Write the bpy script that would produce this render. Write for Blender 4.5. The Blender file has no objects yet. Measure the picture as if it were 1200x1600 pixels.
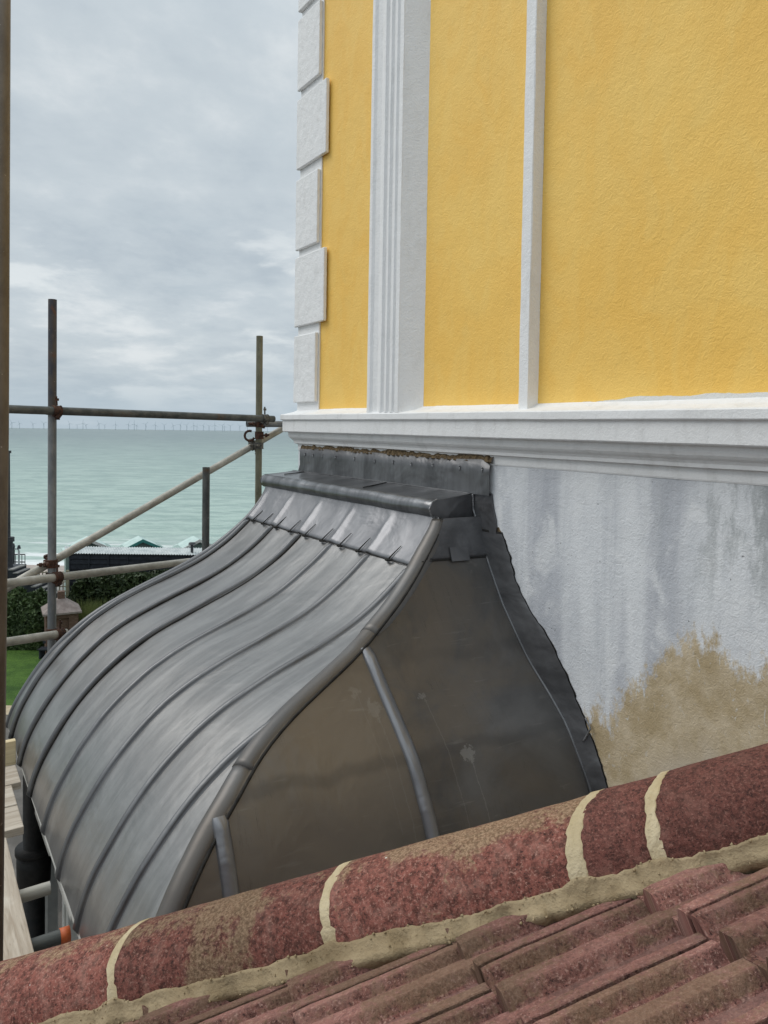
import bpy, bmesh, math, random
from math import sin, cos, pi, radians, sqrt, exp
from mathutils import Vector, Matrix, noise
random.seed(7)
sc = bpy.context.scene
C = sc.collection
CAM_H = 7.6

# ------------------------------------------------------------------ camera
F, CY = 1150.0, 703.0                      # focal length and optical centre, in pixels of a 1200x1600 frame
PITCH, ROLL = math.atan((CY - 675.8) / F), 0.0125
cam = bpy.data.cameras.new('camera'); cam_o = bpy.data.objects.new('camera', cam); C.objects.link(cam_o)
cam.sensor_fit = 'VERTICAL'; cam.sensor_height = 36.0; cam.lens = 36.0 * F / 1600.0
cam.shift_y = -(800.0 - CY) / 1600.0
cam.clip_start = 0.05; cam.clip_end = 120000.0
fw = Vector((0, cos(PITCH), -sin(PITCH))); up = Vector((0, sin(PITCH), cos(PITCH))); rt = Vector((1, 0, 0))
r2 = rt * cos(ROLL) + up * sin(ROLL); u2 = up * cos(ROLL) - rt * sin(ROLL)
cam_o.matrix_world = Matrix(((r2.x, u2.x, -fw.x, 0), (r2.y, u2.y, -fw.y, 0), (r2.z, u2.z, -fw.z, CAM_H), (0, 0, 0, 1)))
sc.camera = cam_o
sc.render.resolution_x, sc.render.resolution_y = 768, 1024
sc.view_settings.view_transform = 'Standard'; sc.view_settings.look = 'None'
sc.view_settings.exposure = 0.18; sc.view_settings.gamma = 1.0

# ------------------------------------------------------------------ node helper
class G:
    def __init__(s, tree): s.t = tree; s.n = tree.nodes; s.l = tree.links
    def node(s, typ, ins=None, **props):
        n = s.n.new(typ)
        for k, v in props.items(): setattr(n, k, v)
        for k, v in (ins or {}).items():
            if isinstance(v, bpy.types.NodeSocket): s.l.new(v, n.inputs[k])
            else: n.inputs[k].default_value = v
        return n
    def math(s, op, a, b=0.0, c=0.0, clamp=False):
        return s.node('ShaderNodeMath', {0: a, 1: b, 2: c}, operation=op, use_clamp=clamp).outputs[0]
    def vmath(s, op, a, b=(0, 0, 0)):
        return s.node('ShaderNodeVectorMath', {0: a, 1: b}, operation=op).outputs[0]
    def noise(s, vec, scale, detail=4.0, rough=0.55, dist=0.0):
        return s.node('ShaderNodeTexNoise', {'Vector': vec, 'Scale': scale, 'Detail': detail, 'Roughness': rough, 'Distortion': dist}).outputs[0]
    def ramp(s, f, lo, hi, a=0.0, b=1.0):
        return s.node('ShaderNodeMapRange', {0: f, 1: lo, 2: hi, 3: a, 4: b}, interpolation_type='SMOOTHSTEP').outputs[0]
    def mix(s, f, a, b, mode='MIX'):
        n = s.n.new('ShaderNodeMix'); n.data_type = 'RGBA'; n.blend_type = mode
        for i, v in ((0, f), (6, a), (7, b)):
            if isinstance(v, bpy.types.NodeSocket): s.l.new(v, n.inputs[i])
            else: n.inputs[i].default_value = (v + (1,) if isinstance(v, tuple) and len(v) == 3 else v)
        return n.outputs[2]
    def sep(s, v): return s.node('ShaderNodeSeparateXYZ', {0: v}).outputs
    def comb(s, x, y, z): return s.node('ShaderNodeCombineXYZ', {0: x, 1: y, 2: z}).outputs[0]
    def bump(s, h, strength, dist, normal=None):
        ins = {'Height': h, 'Strength': strength, 'Distance': dist}
        if normal is not None: ins['Normal'] = normal
        return s.node('ShaderNodeBump', ins).outputs[0]

# ------------------------------------------------------------------ sky and sun
world = bpy.data.worlds.new('World'); sc.world = world; world.use_nodes = True
wt = world.node_tree; wt.nodes.clear(); g = G(wt)
SUN_EL, SUN_AZ = 48.0, -78.0               # degrees; azimuth clockwise from +Y
sky = g.node('ShaderNodeTexSky', sky_type='NISHITA', sun_disc=False, sun_elevation=radians(SUN_EL), sun_rotation=radians(SUN_AZ), altitude=10.0, air_density=1.0, dust_density=2.0)
d_ = g.node('ShaderNodeTexCoord').outputs['Generated']
x, y, z = g.sep(d_)
zc = g.math('MAXIMUM', z, 0.0)
den = g.math('ADD', zc, 0.16)
pv = g.comb(g.math('DIVIDE', x, den), g.math('DIVIDE', y, den), 0.0)
pv = g.vmath('ADD', pv, (3.1, 1.7, 0.4))
big = g.noise(g.vmath('MULTIPLY', pv, (1.15, 1.0, 1)), 1.0, 7.0, 0.58, 0.15)
fine = g.noise(g.vmath('MULTIPLY', pv, (1.7, 1.3, 1)), 2.8, 7.0, 0.62, 0.1)
cl = g.math('ADD', g.math('MULTIPLY', big, 0.72), g.math('MULTIPLY', fine, 0.28))
c0 = g.mix(g.ramp(cl, 0.36, 0.53), (0.425, 0.488, 0.540), (0.520, 0.580, 0.620))
c1 = g.mix(g.ramp(cl, 0.50, 0.66), c0, (0.68, 0.72, 0.74))
# long pale streaks of thinner cloud low over the sea
st = g.noise(g.comb(g.math('MULTIPLY', x, 4.0), g.math('MULTIPLY', y, 4.0), g.math('MULTIPLY', z, 15.0)), 1.5, 7.0, 0.58, 0.15)
low = g.math('MULTIPLY', g.ramp(z, 0.0, 0.05), g.ramp(z, 0.33, 0.20))
c2 = g.mix(g.math('MULTIPLY', g.ramp(st, 0.52, 0.68), g.math('MULTIPLY', low, 0.70)), c1, (0.74, 0.78, 0.79))
c2 = g.mix(g.math('MULTIPLY', g.ramp(st, 0.47, 0.32), g.math('MULTIPLY', low, 0.30)), c2, (0.345, 0.425, 0.49))
hz = g.ramp(z, 0.10, 0.0)
c3 = g.mix(g.math('MULTIPLY', hz, 0.8), c2, (0.395, 0.490, 0.565))
lift = g.math('ADD', 1.0, g.math('MULTIPLY', g.ramp(z, 0.42, 1.0), 0.95))   # overcast sky is brightest overhead
c4 = g.mix(1.0, c3, g.comb(lift, lift, lift), 'MULTIPLY')
nb = g.node('ShaderNodeBackground', {'Color': sky.outputs[0], 'Strength': 0.06})
cb = g.node('ShaderNodeBackground', {'Color': c4, 'Strength': 1.0})
gr = g.node('ShaderNodeMixShader', {0: 0.93, 1: nb.outputs[0], 2: cb.outputs[0]})
g.node('ShaderNodeOutputWorld', {0: gr.outputs[0]})

sun = bpy.data.lights.new('sun', 'SUN'); sun.energy = 1.3; sun.angle = radians(38); sun.color = (1.0, 0.955, 0.90)
sun_o = bpy.data.objects.new('sun', sun); C.objects.link(sun_o)
sd = Vector((sin(radians(SUN_AZ)) * cos(radians(SUN_EL)), cos(radians(SUN_AZ)) * cos(radians(SUN_EL)), sin(radians(SUN_EL))))
sun_o.rotation_euler = (-sd).to_track_quat('-Z', 'Y').to_euler()

# ------------------------------------------------------------------ materials
def new_mat(name):
    m = bpy.data.materials.new(name); m.use_nodes = True; m.node_tree.nodes.clear(); g = G(m.node_tree)
    g.lc = g.node('ShaderNodeAttribute', attribute_name='lc').outputs['Vector']
    return m, g
def finish(g, color, rough=0.6, metal=0.0, normal=None, spec=0.5, **kw):
    ins = {'Base Color': color, 'Roughness': rough, 'Metallic': metal, 'Specular IOR Level': spec}
    if normal is not None: ins['Normal'] = normal
    ins.update(kw)
    b = g.node('ShaderNodeBsdfPrincipled', {k: (v + (1,) if isinstance(v, tuple) and len(v) == 3 and k == 'Base Color' else v) for k, v in ins.items()})
    g.node('ShaderNodeOutputMaterial', {0: b.outputs[0]})
    return b

def simple(name, a, b, scale=20, rough=0.7, metal=0.0, bump=0.3, bdist=0.003, stretch=(1, 1, 1), detail=5, spec=0.4):
    m, g = new_mat(name); v = g.vmath('MULTIPLY', g.lc, stretch)
    n = g.noise(v, scale, detail, 0.6)
    finish(g, g.mix(g.ramp(n, 0.32, 0.68), a, b), rough, metal, g.bump(n, bump, bdist), spec)
    return m

def render_bump(g, coarse=9.0, k=1.0):
    """hand-floated render: lumpy at arm's length, gritty close up"""
    a = g.noise(g.lc, coarse, 3, 0.5)
    b = g.node('ShaderNodeTexNoise', {'Vector': g.lc, 'Scale': 42.0, 'Detail': 5.0, 'Roughness': 0.6, 'Distortion': 1.2}).outputs[0]
    c = g.noise(g.lc, 150.0, 4, 0.6)
    dash = g.ramp(g.noise(g.vmath('MULTIPLY', g.vmath('ADD', g.lc, (0, 0, 0)), (1, 1.0, 0.45)), 44.0, 3, 0.6, 0.7), 0.60, 0.70)
    dash = g.math('MULTIPLY', dash, g.ramp(g.noise(g.lc, 1.6, 4, 0.6), 0.40, 0.62, 0.10, 1.0))
    n1 = g.bump(a, 0.35 * k, 0.02)
    n2 = g.bump(b, 0.50 * k, 0.008, n1)
    n3 = g.bump(c, 0.75 * k, 0.0025, n2)
    return g.bump(dash, -0.55 * k, 0.004, n3), b, c, dash

def mat_yellow():
    m, g = new_mat('yellow_render'); s, u, z = g.sep(g.lc)
    nrm, b, c, dash = render_bump(g, 5.0, 0.9)
    patch = g.noise(g.lc, 1.3, 4, 0.5)
    col = g.mix(g.ramp(patch, 0.3, 0.7), (0.930, 0.560, 0.120), (0.965, 0.620, 0.155))
    col = g.mix(g.math('MULTIPLY', g.ramp(b, 0.62, 0.78), 0.22), col, (0.72, 0.39, 0.07))
    pits = g.ramp(g.noise(g.vmath('ADD', g.lc, (3, 1, 2)), 60.0, 3, 0.6, 0.6), 0.69, 0.75)
    col = g.mix(g.math('MULTIPLY', pits, g.ramp(g.noise(g.lc, 1.7, 3, 0.6), 0.45, 0.65, 0.0, 0.40)), col, (0.60, 0.31, 0.05))
    trow = g.noise(g.vmath('MULTIPLY', g.lc, (1, 1.6, 0.9)), 3.4, 3, 0.5, 1.4)
    col = g.mix(g.math('MULTIPLY', g.ramp(trow, 0.40, 0.62), 0.22), col, (0.96, 0.70, 0.23))
    crk = g.noise(g.vmath('ADD', g.lc, (9, 0, 0)), 2.3, 5, 0.55, 0.8)
    col = g.mix(g.math('MULTIPLY', g.ramp(g.math('ABSOLUTE', g.math('SUBTRACT', crk, 0.60)), 0.0018, 0.0), 0.22), col, (0.45, 0.27, 0.06))
    stain = g.math('MULTIPLY', g.ramp(g.noise(g.vmath('MULTIPLY', g.lc, (1, 6, 1.4)), 2.0, 4, 0.6), 0.55, 0.75), 0.10)
    col = g.mix(stain, col, (0.60, 0.40, 0.12))
    # brushed white paint line along the foot of the wall
    edge = g.math('ADD', g.math('MULTIPLY', g.noise(g.comb(0.0, u, 0.0), 5.0, 5, 0.6), 0.035), g.ramp(u, 2.2, 1.75, 0.103, 0.122))
    white = g.math('LESS_THAN', z, edge)
    col = g.mix(white, col, (0.74, 0.73, 0.70))
    finish(g, col, 0.62, 0, nrm, 0.3); return m
def mat_white(name, base=(0.85, 0.85, 0.845), dirt=(0.45, 0.44, 0.41), k=1.0, amt=0.16):
    m, g = new_mat(name)
    nrm, b, c, dash = render_bump(g, 7.0, 0.75 * k)
    d = g.math('MULTIPLY', g.ramp(g.noise(g.vmath('MULTIPLY', g.lc, (3, 3, 1.2)), 4.0, 6, 0.65), 0.48, 0.72), amt)
    col = g.mix(d, base, dirt)
    col = g.mix(g.math('MULTIPLY', g.ramp(c, 0.66, 0.75), 0.3), col, (0.3, 0.29, 0.26))
    finish(g, col, 0.7, 0, nrm, 0.3); return m
def mat_lower():
    m, g = new_mat('old_white_render'); s, u, z = g.sep(g.lc)
    nrm, b, c, dash = render_bump(g, 6.0, 0.9)
    streak = g.noise(g.comb(0.0, g.math('MULTIPLY', u, 5.0), g.math('MULTIPLY', z, 0.6)), 1.0, 5, 0.62, 0.5)
    band = g.noise(g.comb(4.0, g.math('MULTIPLY', u, 3.2), g.math('MULTIPLY', z, 0.3)), 1.0, 2, 0.5)
    col = g.mix(g.ramp(streak, 0.30, 0.64), (0.52, 0.540, 0.570), (0.74, 0.755, 0.77))
    col = g.mix(g.math('MULTIPLY', g.ramp(band, 0.50, 0.58), 0.45), col, (0.36, 0.375, 0.42))
    blotch = g.noise(g.lc, 3.1, 6, 0.65, 0.6)
    col = g.mix(g.math('MULTIPLY', g.ramp(blotch, 0.48, 0.64), 0.65), col, (0.78, 0.79, 0.795))
    # green-grey grime high on the right
    gm = g.math('MULTIPLY', g.ramp(g.noise(g.vmath('MULTIPLY', g.lc, (1, 3, 1)), 2.3, 6, 0.7), 0.45, 0.62), g.math('MULTIPLY', g.ramp(u, 2.0, 1.3), g.ramp(z, -0.75, -0.35)))
    col = g.mix(g.math('MULTIPLY', gm, 0.75), col, (0.29, 0.31, 0.31))
    spk = g.ramp(g.noise(g.lc, 46.0, 3, 0.6), 0.69, 0.74)
    col = g.mix(g.math('MULTIPLY', spk, 0.8), col, (0.07, 0.07, 0.07))
    # bare brown render low down, paint washed off above a ragged line
    line = g.math('ADD', g.ramp(u, 2.15, 1.50, -1.24, -0.72), g.math('MULTIPLY', g.math('SUBTRACT', g.noise(g.comb(0.0, g.math('MULTIPLY', u, 1.0), g.math('MULTIPLY', z, 0.22)), 4.0, 5, 0.60), 0.5), 0.55))
    f = g.math('SUBTRACT', line, z)
    fb = g.math('ADD', f, g.math('MULTIPLY', g.math('SUBTRACT', g.noise(g.vmath('MULTIPLY', g.lc, (1, 1, 0.55)), 34.0, 6, 0.72), 0.5), 0.38))
    bare = g.mix(g.ramp(g.noise(g.lc, 5.0, 6, 0.65), 0.35, 0.65), (0.430, 0.335, 0.200), (0.600, 0.500, 0.355))
    bare = g.mix(g.math('MULTIPLY', g.ramp(f, 0.30, 0.55), 0.75), bare, (0.50, 0.435, 0.355))
    bare = g.mix(g.math('MULTIPLY', g.ramp(g.noise(g.vmath('MULTIPLY', g.lc, (1, 1, 0.5)), 38.0, 4, 0.7, 1.0), 0.60, 0.68), g.ramp(f, 0.45, 0.0)), bare, (0.62, 0.61, 0.57))
    col = g.mix(g.ramp(fb, -0.050, 0.045), col, bare)
    finish(g, col, 0.78, 0, nrm, 0.25); return m
def mat_lead(name, light, dark, rough, metal, streak=1.0, brown=None, bk=0.0, wave=0.25, marks=False):
    """lc = (distance down the slope, distance along the roof, height)"""
    m, g = new_mat(name); a, u, z = g.sep(g.lc)
    v = g.comb(g.math('MULTIPLY', a, 1.0), g.math('MULTIPLY', u, 7.0 * streak), g.math('MULTIPLY', z, 0.6))
    n1 = g.noise(v, 2.2, 6, 0.62, 0.6)
    n2 = g.noise(v, 14.0, 5, 0.6, 0.3)
    n3 = g.noise(g.lc, 3.0, 5, 0.6, 0.8)
    col = g.mix(g.ramp(n1, 0.28, 0.72), dark, light)
    col = g.mix(g.math('MULTIPLY', g.ramp(n3, 0.5, 0.7), 0.35), col, dark)
    col = g.mix(g.math('MULTIPLY', g.ramp(n2, 0.58, 0.72), 0.10), col, tuple(min(1, c * 1.35) for c in light))
    if brown:
        bn = g.noise(g.vmath('MULTIPLY', g.lc, (1.0, 1.0, 1.6)), 1.7, 6, 0.62, 0.5)
        col = g.mix(g.math('MULTIPLY', g.ramp(bn, 0.40, 0.62), bk), col, brown)
        sp = g.noise(g.lc, 5.2, 4, 0.6, 0.2)
        col = g.mix(g.math('MULTIPLY', g.ramp(sp, 0.69, 0.73), 0.25), col, (0.22, 0.215, 0.2))
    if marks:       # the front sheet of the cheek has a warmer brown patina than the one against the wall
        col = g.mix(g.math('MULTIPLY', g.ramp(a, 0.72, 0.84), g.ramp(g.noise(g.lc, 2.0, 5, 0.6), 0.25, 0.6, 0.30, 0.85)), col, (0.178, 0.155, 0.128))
    if marks:       # scuffs, thin vertical splits in the patina and pale droppings with their run lines; here lc = (s, z, u)
        sc1 = g.noise(g.comb(g.math('MULTIPLY', a, 2.2), g.math('MULTIPLY', u, 26.0), 0.0), 2.0, 5, 0.6, 0.4)
        col = g.mix(g.math('MULTIPLY', g.ramp(sc1, 0.60, 0.75), 0.35), col, (0.25, 0.24, 0.22))
        sc2 = g.noise(g.comb(g.math('MULTIPLY', a, 30.0), g.math('MULTIPLY', u, 1.6), 0.0), 1.0, 5, 0.65, 1.2)
        col = g.mix(g.math('MULTIPLY', g.ramp(g.math('ABSOLUTE', g.math('SUBTRACT', sc2, 0.42)), 0.006, 0.0), g.math('MULTIPLY', g.ramp(g.noise(g.lc, 2.4, 3), 0.50, 0.60), 0.7)), col, (0.035, 0.032, 0.03))
        tide = g.math('ADD', u, g.math('MULTIPLY', g.noise(g.comb(a, 0.0, 0.0), 5.0, 4, 0.5), 0.10))
        for zt, dk in ((-0.93, 0.16), (-1.21, 0.36)):
            col = g.mix(g.math('MULTIPLY', g.ramp(g.math('ABSOLUTE', g.math('SUBTRACT', tide, zt)), 0.030, 0.006), dk), col, (0.055, 0.052, 0.05))
        wig = g.math('MULTIPLY', g.math('SUBTRACT', g.noise(g.lc, 34.0, 5, 0.75), 0.5), 0.11)
        for cs, cz, rr_, k_ in ((0.530, -1.285, 0.028, 0.38), (0.850, -1.115, 0.030, 0.22), (0.62, -1.10, 0.013, 0.25), (0.90, -1.05, 0.016, 0.16)):
            dd_ = g.math('SQRT', g.math('ADD', g.math('POWER', g.math('SUBTRACT', a, cs), 2.0), g.math('POWER', g.math('SUBTRACT', u, cz), 2.0)))
            col = g.mix(g.math('MULTIPLY', g.ramp(g.math('ADD', dd_, wig), rr_, rr_ * 0.75), k_), col, (0.33, 0.325, 0.31))
            run = g.math('MULTIPLY', g.ramp(g.math('ABSOLUTE', g.math('ADD', g.math('SUBTRACT', a, cs - 0.006), g.math('MULTIPLY', wig, 0.2))), 0.0028, 0.0008), g.math('MULTIPLY', g.math('LESS_THAN', u, cz), g.math('GREATER_THAN', u, cz - 0.42)))
            col = g.mix(g.math('MULTIPLY', run, k_ * 0.8), col, (0.28, 0.275, 0.26))
    if not marks:
        ox = g.noise(g.comb(g.math('MULTIPLY', a, 1.2), g.math('MULTIPLY', u, 16.0), g.math('MULTIPLY', z, 2.0)), 1.6, 6, 0.7, 0.4)
        col = g.mix(g.math('MULTIPLY', g.ramp(ox, 0.62, 0.76), 0.16), col, tuple(min(0.6, c * 1.9) for c in light))
        scr = g.noise(g.comb(g.math('MULTIPLY', a, 8.0), g.math('MULTIPLY', u, 11.0), z), 2.0, 4, 0.6, 2.0)
        col = g.mix(g.math('MULTIPLY', g.ramp(g.math('ABSOLUTE', g.math('SUBTRACT', scr, 0.57)), 0.003, 0.0), g.math('MULTIPLY', g.ramp(g.noise(g.lc, 3.7, 2), 0.52, 0.62), 0.5)), col, tuple(c * 0.35 for c in dark))
    r = g.math('ADD', rough, g.math('MULTIPLY', g.math('SUBTRACT', n1, 0.5), 0.12))
    nrm = g.bump(g.noise(g.lc, 4.0, 3, 0.5, 0.4), wave, 0.03)
    nrm = g.bump(n2, 0.10, 0.003, nrm)
    nrm = g.bump(g.noise(g.lc, 90.0, 3, 0.6), 0.06, 0.001, nrm)
    finish(g, col, r, metal, nrm, 0.5); return m
def mat_tile(name, tan=(0.60, 0.68), grain=1.0, top=None, base=((0.070, 0.032, 0.031), (0.190, 0.070, 0.066)), fleck=(0.33, 0.170, 0.150), tank=0.8, slope=False):
    m, g = new_mat(name); a, b_, h = g.sep(g.lc)
    gr1 = g.noise(g.lc, 260.0 * grain, 3, 0.75)
    gr2 = g.noise(g.lc, 105.0 * grain, 5, 0.7)
    big = g.noise(g.lc, 6.0, 5, 0.62, 0.4); mid = g.noise(g.lc, 24.0, 4, 0.65, 0.5)
    col = g.mix(g.ramp(gr2, 0.34, 0.62), base[0], base[1])
    col = g.mix(g.math('MULTIPLY', g.ramp(gr1, 0.54, 0.66), 0.75), col, fleck)
    col = g.mix(g.math('MULTIPLY', g.ramp(gr1, 0.44, 0.34), 0.85), col, (0.030, 0.021, 0.021))
    col = g.mix(g.math('MULTIPLY', g.ramp(mid, 0.45, 0.70), 0.35), col, fleck)
    tn = g.math('ADD', g.math('ADD', g.math('MULTIPLY', big, 0.50), g.math('MULTIPLY', gr2, 0.32)), g.math('MULTIPLY', mid, 0.18))
    if top is not None:     # one broad dusty band, and a mottled cap further up
        tn = g.math('ADD', tn, g.math('MULTIPLY', g.ramp(g.math('ABSOLUTE', g.math('ADD', a, 0.215)), 0.085, 0.045), 0.10))
        tn = g.math('ADD', tn, g.math('MULTIPLY', g.math('MULTIPLY', g.math('GREATER_THAN', a, 0.03), g.math('LESS_THAN', a, 0.53)), 0.03))
    if top is not None: tn = g.math('ADD', tn, g.ramp(h, top[0], top[1], 0.0, top[2]))
    tc = g.mix(g.ramp(gr1, 0.40, 0.60), (0.17, 0.115, 0.068), (0.34, 0.245, 0.155))
    if slope:   # olive algae settles on the flanks of the ribs
        pan = g.ramp(h, 0.0014, 0.0002)
        col = g.mix(g.math('MULTIPLY', pan, 0.55), col, (0.185, 0.110, 0.098))
        crest = g.math('MULTIPLY', g.ramp(h, 0.0185, 0.0208), 0.35)
        col = g.mix(crest, col, (0.36, 0.185, 0.160))
        fl_ = g.math('MULTIPLY', g.ramp(h, 0.002, 0.007), g.ramp(h, 0.030, 0.022))
        tn = g.math('ADD', tn, g.math('MULTIPLY', fl_, 0.085))
        tc = g.mix(g.math('MULTIPLY', fl_, 0.75), tc, (0.105, 0.074, 0.045))
    col = g.mix(g.math('MULTIPLY', g.ramp(tn, tan[0], tan[1]), tank), col, tc)
    rnd_ = g.node('ShaderNodeObjectInfo').outputs['Random']
    k_ = g.ramp(rnd_, 0.0, 1.0, 0.80, 1.16); col = g.mix(1.0, col, g.comb(k_, k_, k_), 'MULTIPLY')
    wsp = g.ramp(g.noise(g.vmath('ADD', g.lc, (7, 3, 1)), 34.0, 2, 0.5), 0.775, 0.79)
    col = g.mix(wsp, col, (0.62, 0.60, 0.56))
    nrm = g.bump(gr2, 1.0, 0.0045)
    nrm = g.bump(gr1, 0.8, 0.0016, nrm)
    nrm = g.bump(mid, 0.4, 0.006, nrm)
    finish(g, col, 0.9, 0, nrm, 0.2); return m
def mat_mortar(name, a, b, k=1.0):
    m, g = new_mat(name); n = g.noise(g.lc, 9.0, 6, 0.6, 0.6); f = g.noise(g.lc, 130.0, 4, 0.65)
    col = g.mix(g.ramp(n, 0.3, 0.7), a, b)
    col = g.mix(g.math('MULTIPLY', g.ramp(f, 0.6, 0.72), 0.5), col, tuple(c * 0.55 for c in a))
    nrm = g.bump(n, 0.5 * k, 0.01); nrm = g.bump(f, 0.6 * k, 0.002, nrm)
    finish(g, col, 0.85, 0, nrm, 0.2); return m
def mat_tube(name, a, b, rust, amt):
    m, g = new_mat(name)
    n = g.noise(g.vmath('MULTIPLY', g.lc, (1, 1, 0.5)), 16.0, 6, 0.65); f = g.noise(g.lc, 3.0, 5, 0.6, 0.5); q = g.noise(g.lc, 60, 4, 0.7)
    col = g.mix(g.ramp(n, 0.33, 0.67), a, b)
    col = g.mix(g.math('MULTIPLY', g.ramp(f, 0.64 - amt * 0.25, 0.74 - amt * 0.25), 0.85), col, rust)
    col = g.mix(g.math('MULTIPLY', g.ramp(q, 0.66, 0.72), 0.6), col, (0.62, 0.60, 0.56))
    finish(g, col, 0.55, 0.25, g.bump(q, 0.35, 0.001), 0.4); return m
def mat_wood(name, a, b):
    m, g = new_mat(name)
    v = g.vmath('MULTIPLY', g.lc, (1.0, 14.0, 14.0))
    n = g.noise(v, 2.2, 6, 0.65, 0.7); f = g.noise(v, 12.0, 4, 0.6); bl = g.noise(g.lc, 5, 4, 0.6)
    col = g.mix(g.ramp(n, 0.32, 0.68), a, b)
    col = g.mix(g.math('MULTIPLY', g.ramp(f, 0.58, 0.70), 0.45), col, tuple(c * 0.4 for c in a))
    col = g.mix(g.math('MULTIPLY', g.ramp(bl, 0.55, 0.7), 0.3), col, (0.72, 0.69, 0.62))
    finish(g, col, 0.75, 0, g.bump(f, 0.5, 0.002), 0.25); return m
def mat_sea():
    m, g = new_mat('sea_water'); P = g.node('ShaderNodeNewGeometry').outputs['Position']; x, y, z = g.sep(P)
    ly = g.math('LOGARITHM', g.math('MAXIMUM', y, 1.0), 2.718)
    sw = g.noise(g.comb(g.math('MULTIPLY', x, 0.035), g.math('MULTIPLY', y, 0.16), 0.0), 1.6, 7, 0.62, 0.6)
    lw = g.noise(g.comb(g.math('DIVIDE', x, g.math('MULTIPLY', y, 0.060)), g.math('MULTIPLY', ly, 30.0), 0.0), 1.5, 7, 0.72, 0.4)
    far = g.ramp(ly, 4.3, 7.2)
    col = g.mix(far, (0.320, 0.450, 0.375), (0.065, 0.122, 0.125))
    mott = g.math('ADD', g.math('MULTIPLY', sw, 0.35), g.math('MULTIPLY', lw, 0.65))
    col = g.mix(g.math('MULTIPLY', g.ramp(mott, 0.43, 0.57), 0.95), g.mix(0.34, col, (0.06, 0.13, 0.14)), g.mix(0.20, col, (0.60, 0.68, 0.62)))
    # milky water and surf close to the beach
    near = g.ramp(y, 75.0, 52.0)
    surf = g.noise(g.comb(g.math('MULTIPLY', x, 0.10), g.math('MULTIPLY', y, 0.45), 0.0), 1.3, 6, 0.65, 0.8)
    col = g.mix(g.math('MULTIPLY', near, 0.45), col, (0.50, 0.60, 0.54))
    col = g.mix(g.math('MULTIPLY', g.ramp(y, 72.0, 58.0), g.ramp(surf, 0.50, 0.60)), col, (0.80, 0.82, 0.80))
    col = g.mix(g.ramp(y, 56.5, 54.8), col, (0.82, 0.83, 0.81))
    h = g.math('ADD', g.math('MULTIPLY', sw, 1.0), g.math('MULTIPLY', g.noise(g.comb(g.math('MULTIPLY', x, 0.25), g.math('MULTIPLY', y, 0.8), 0.0), 1.4, 5, 0.6, 0.5), 0.4))
    nrm = g.bump(h, 0.8, 0.55)
    finish(g, col, 0.28, 0, nrm, 0.5, **{'IOR': 1.33}); return m
def mat_grass():
    m, g = new_mat('lawn_grass'); P = g.node('ShaderNodeNewGeometry').outputs['Position']
    a = g.noise(g.vmath('MULTIPLY', P, (0.5, 1.0, 1)), 1.6, 6, 0.65, 0.4); b = g.noise(g.vmath('MULTIPLY', P, (1, 0.7, 1)), 16, 5, 0.7)
    col = g.mix(g.ramp(a, 0.33, 0.66), (0.035, 0.085, 0.013), (0.085, 0.165, 0.026))
    col = g.mix(g.math('MULTIPLY', g.ramp(b, 0.5, 0.68), 0.7), col, (0.022, 0.055, 0.010))
    finish(g, col, 0.8, 0, g.bump(b, 1.0, 0.08), 0.2); return m

M = {}
M['yellow'] = mat_yellow()
M['white'] = mat_white('white_painted_render')
M['cornice'] = mat_white('white_cornice_paint', (0.80, 0.80, 0.795), (0.45, 0.44, 0.42), 0.8, 0.28)
M['lower'] = mat_lower()
M['lead'] = mat_lead('bright_sheet_lead', (0.318, 0.314, 0.309), (0.222, 0.219, 0.216), 0.37, 0.80, 0.8, None, 0, 0.26)
M['lead_top'] = mat_lead('top_sheet_lead', (0.255, 0.258, 0.270), (0.190, 0.192, 0.203), 0.44, 0.72, 0.5, None, 0, 0.45)
M['lead_roll'] = mat_lead('lead_roll', (0.20, 0.203, 0.21), (0.105, 0.105, 0.108), 0.45, 0.7)
M['lead_hip'] = mat_lead('lead_hip', (0.170, 0.167, 0.165), (0.095, 0.092, 0.090), 0.46, 0.60, 1.0, (0.115, 0.098, 0.082), 0.6)
M['lead_side'] = mat_lead('stained_shaded_lead', (0.135, 0.131, 0.127), (0.072, 0.070, 0.069), 0.40, 0.45, 0.15, (0.140, 0.116, 0.090), 0.62, 0.35, True)  # brown staining is its own; the darker tone also carries the cheek's shade
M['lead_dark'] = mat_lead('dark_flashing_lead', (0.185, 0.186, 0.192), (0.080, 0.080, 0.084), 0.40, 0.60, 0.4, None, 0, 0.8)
M['lead_ledge'] = mat_lead('ledge_lead', (0.29, 0.295, 0.305), (0.125, 0.127, 0.132), 0.30, 0.85, 0.5, None, 0, 0.4)
M['solder'] = simple('welded_seam', (0.16, 0.16, 0.165), (0.36, 0.36, 0.37), 120, 0.45, 0.6, 0.8, 0.002)
M['gap_and_shade'] = simple('dark_gap_and_shade', (0.012, 0.011, 0.010), (0.03, 0.028, 0.025), 60, 0.9)  # near-black for open joints and for painted shadow lines on the lead
M['torn'] = simple('torn_brown_mortar', (0.050, 0.033, 0.017), (0.20, 0.14, 0.075), 55, 0.95, 0, 1.0, 0.01)
M['hip_tile'] = mat_tile('red_cap_tile', (0.565, 0.635), 0.72, (0.030, 0.054, 0.075), ((0.092, 0.038, 0.030), (0.255, 0.095, 0.074)), (0.40, 0.225, 0.180))
M['hip_tile_dark'] = mat_tile('dark_red_cap_tile', (0.66, 0.74), 0.95, None, ((0.080, 0.035, 0.029), (0.180, 0.070, 0.056)), (0.30, 0.150, 0.120))
M['tile'] = mat_tile('red_roof_tile', (0.545, 0.64), 0.8, None, ((0.115, 0.056, 0.047), (0.275, 0.128, 0.108)), (0.44, 0.28, 0.235), 0.68, True)
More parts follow.
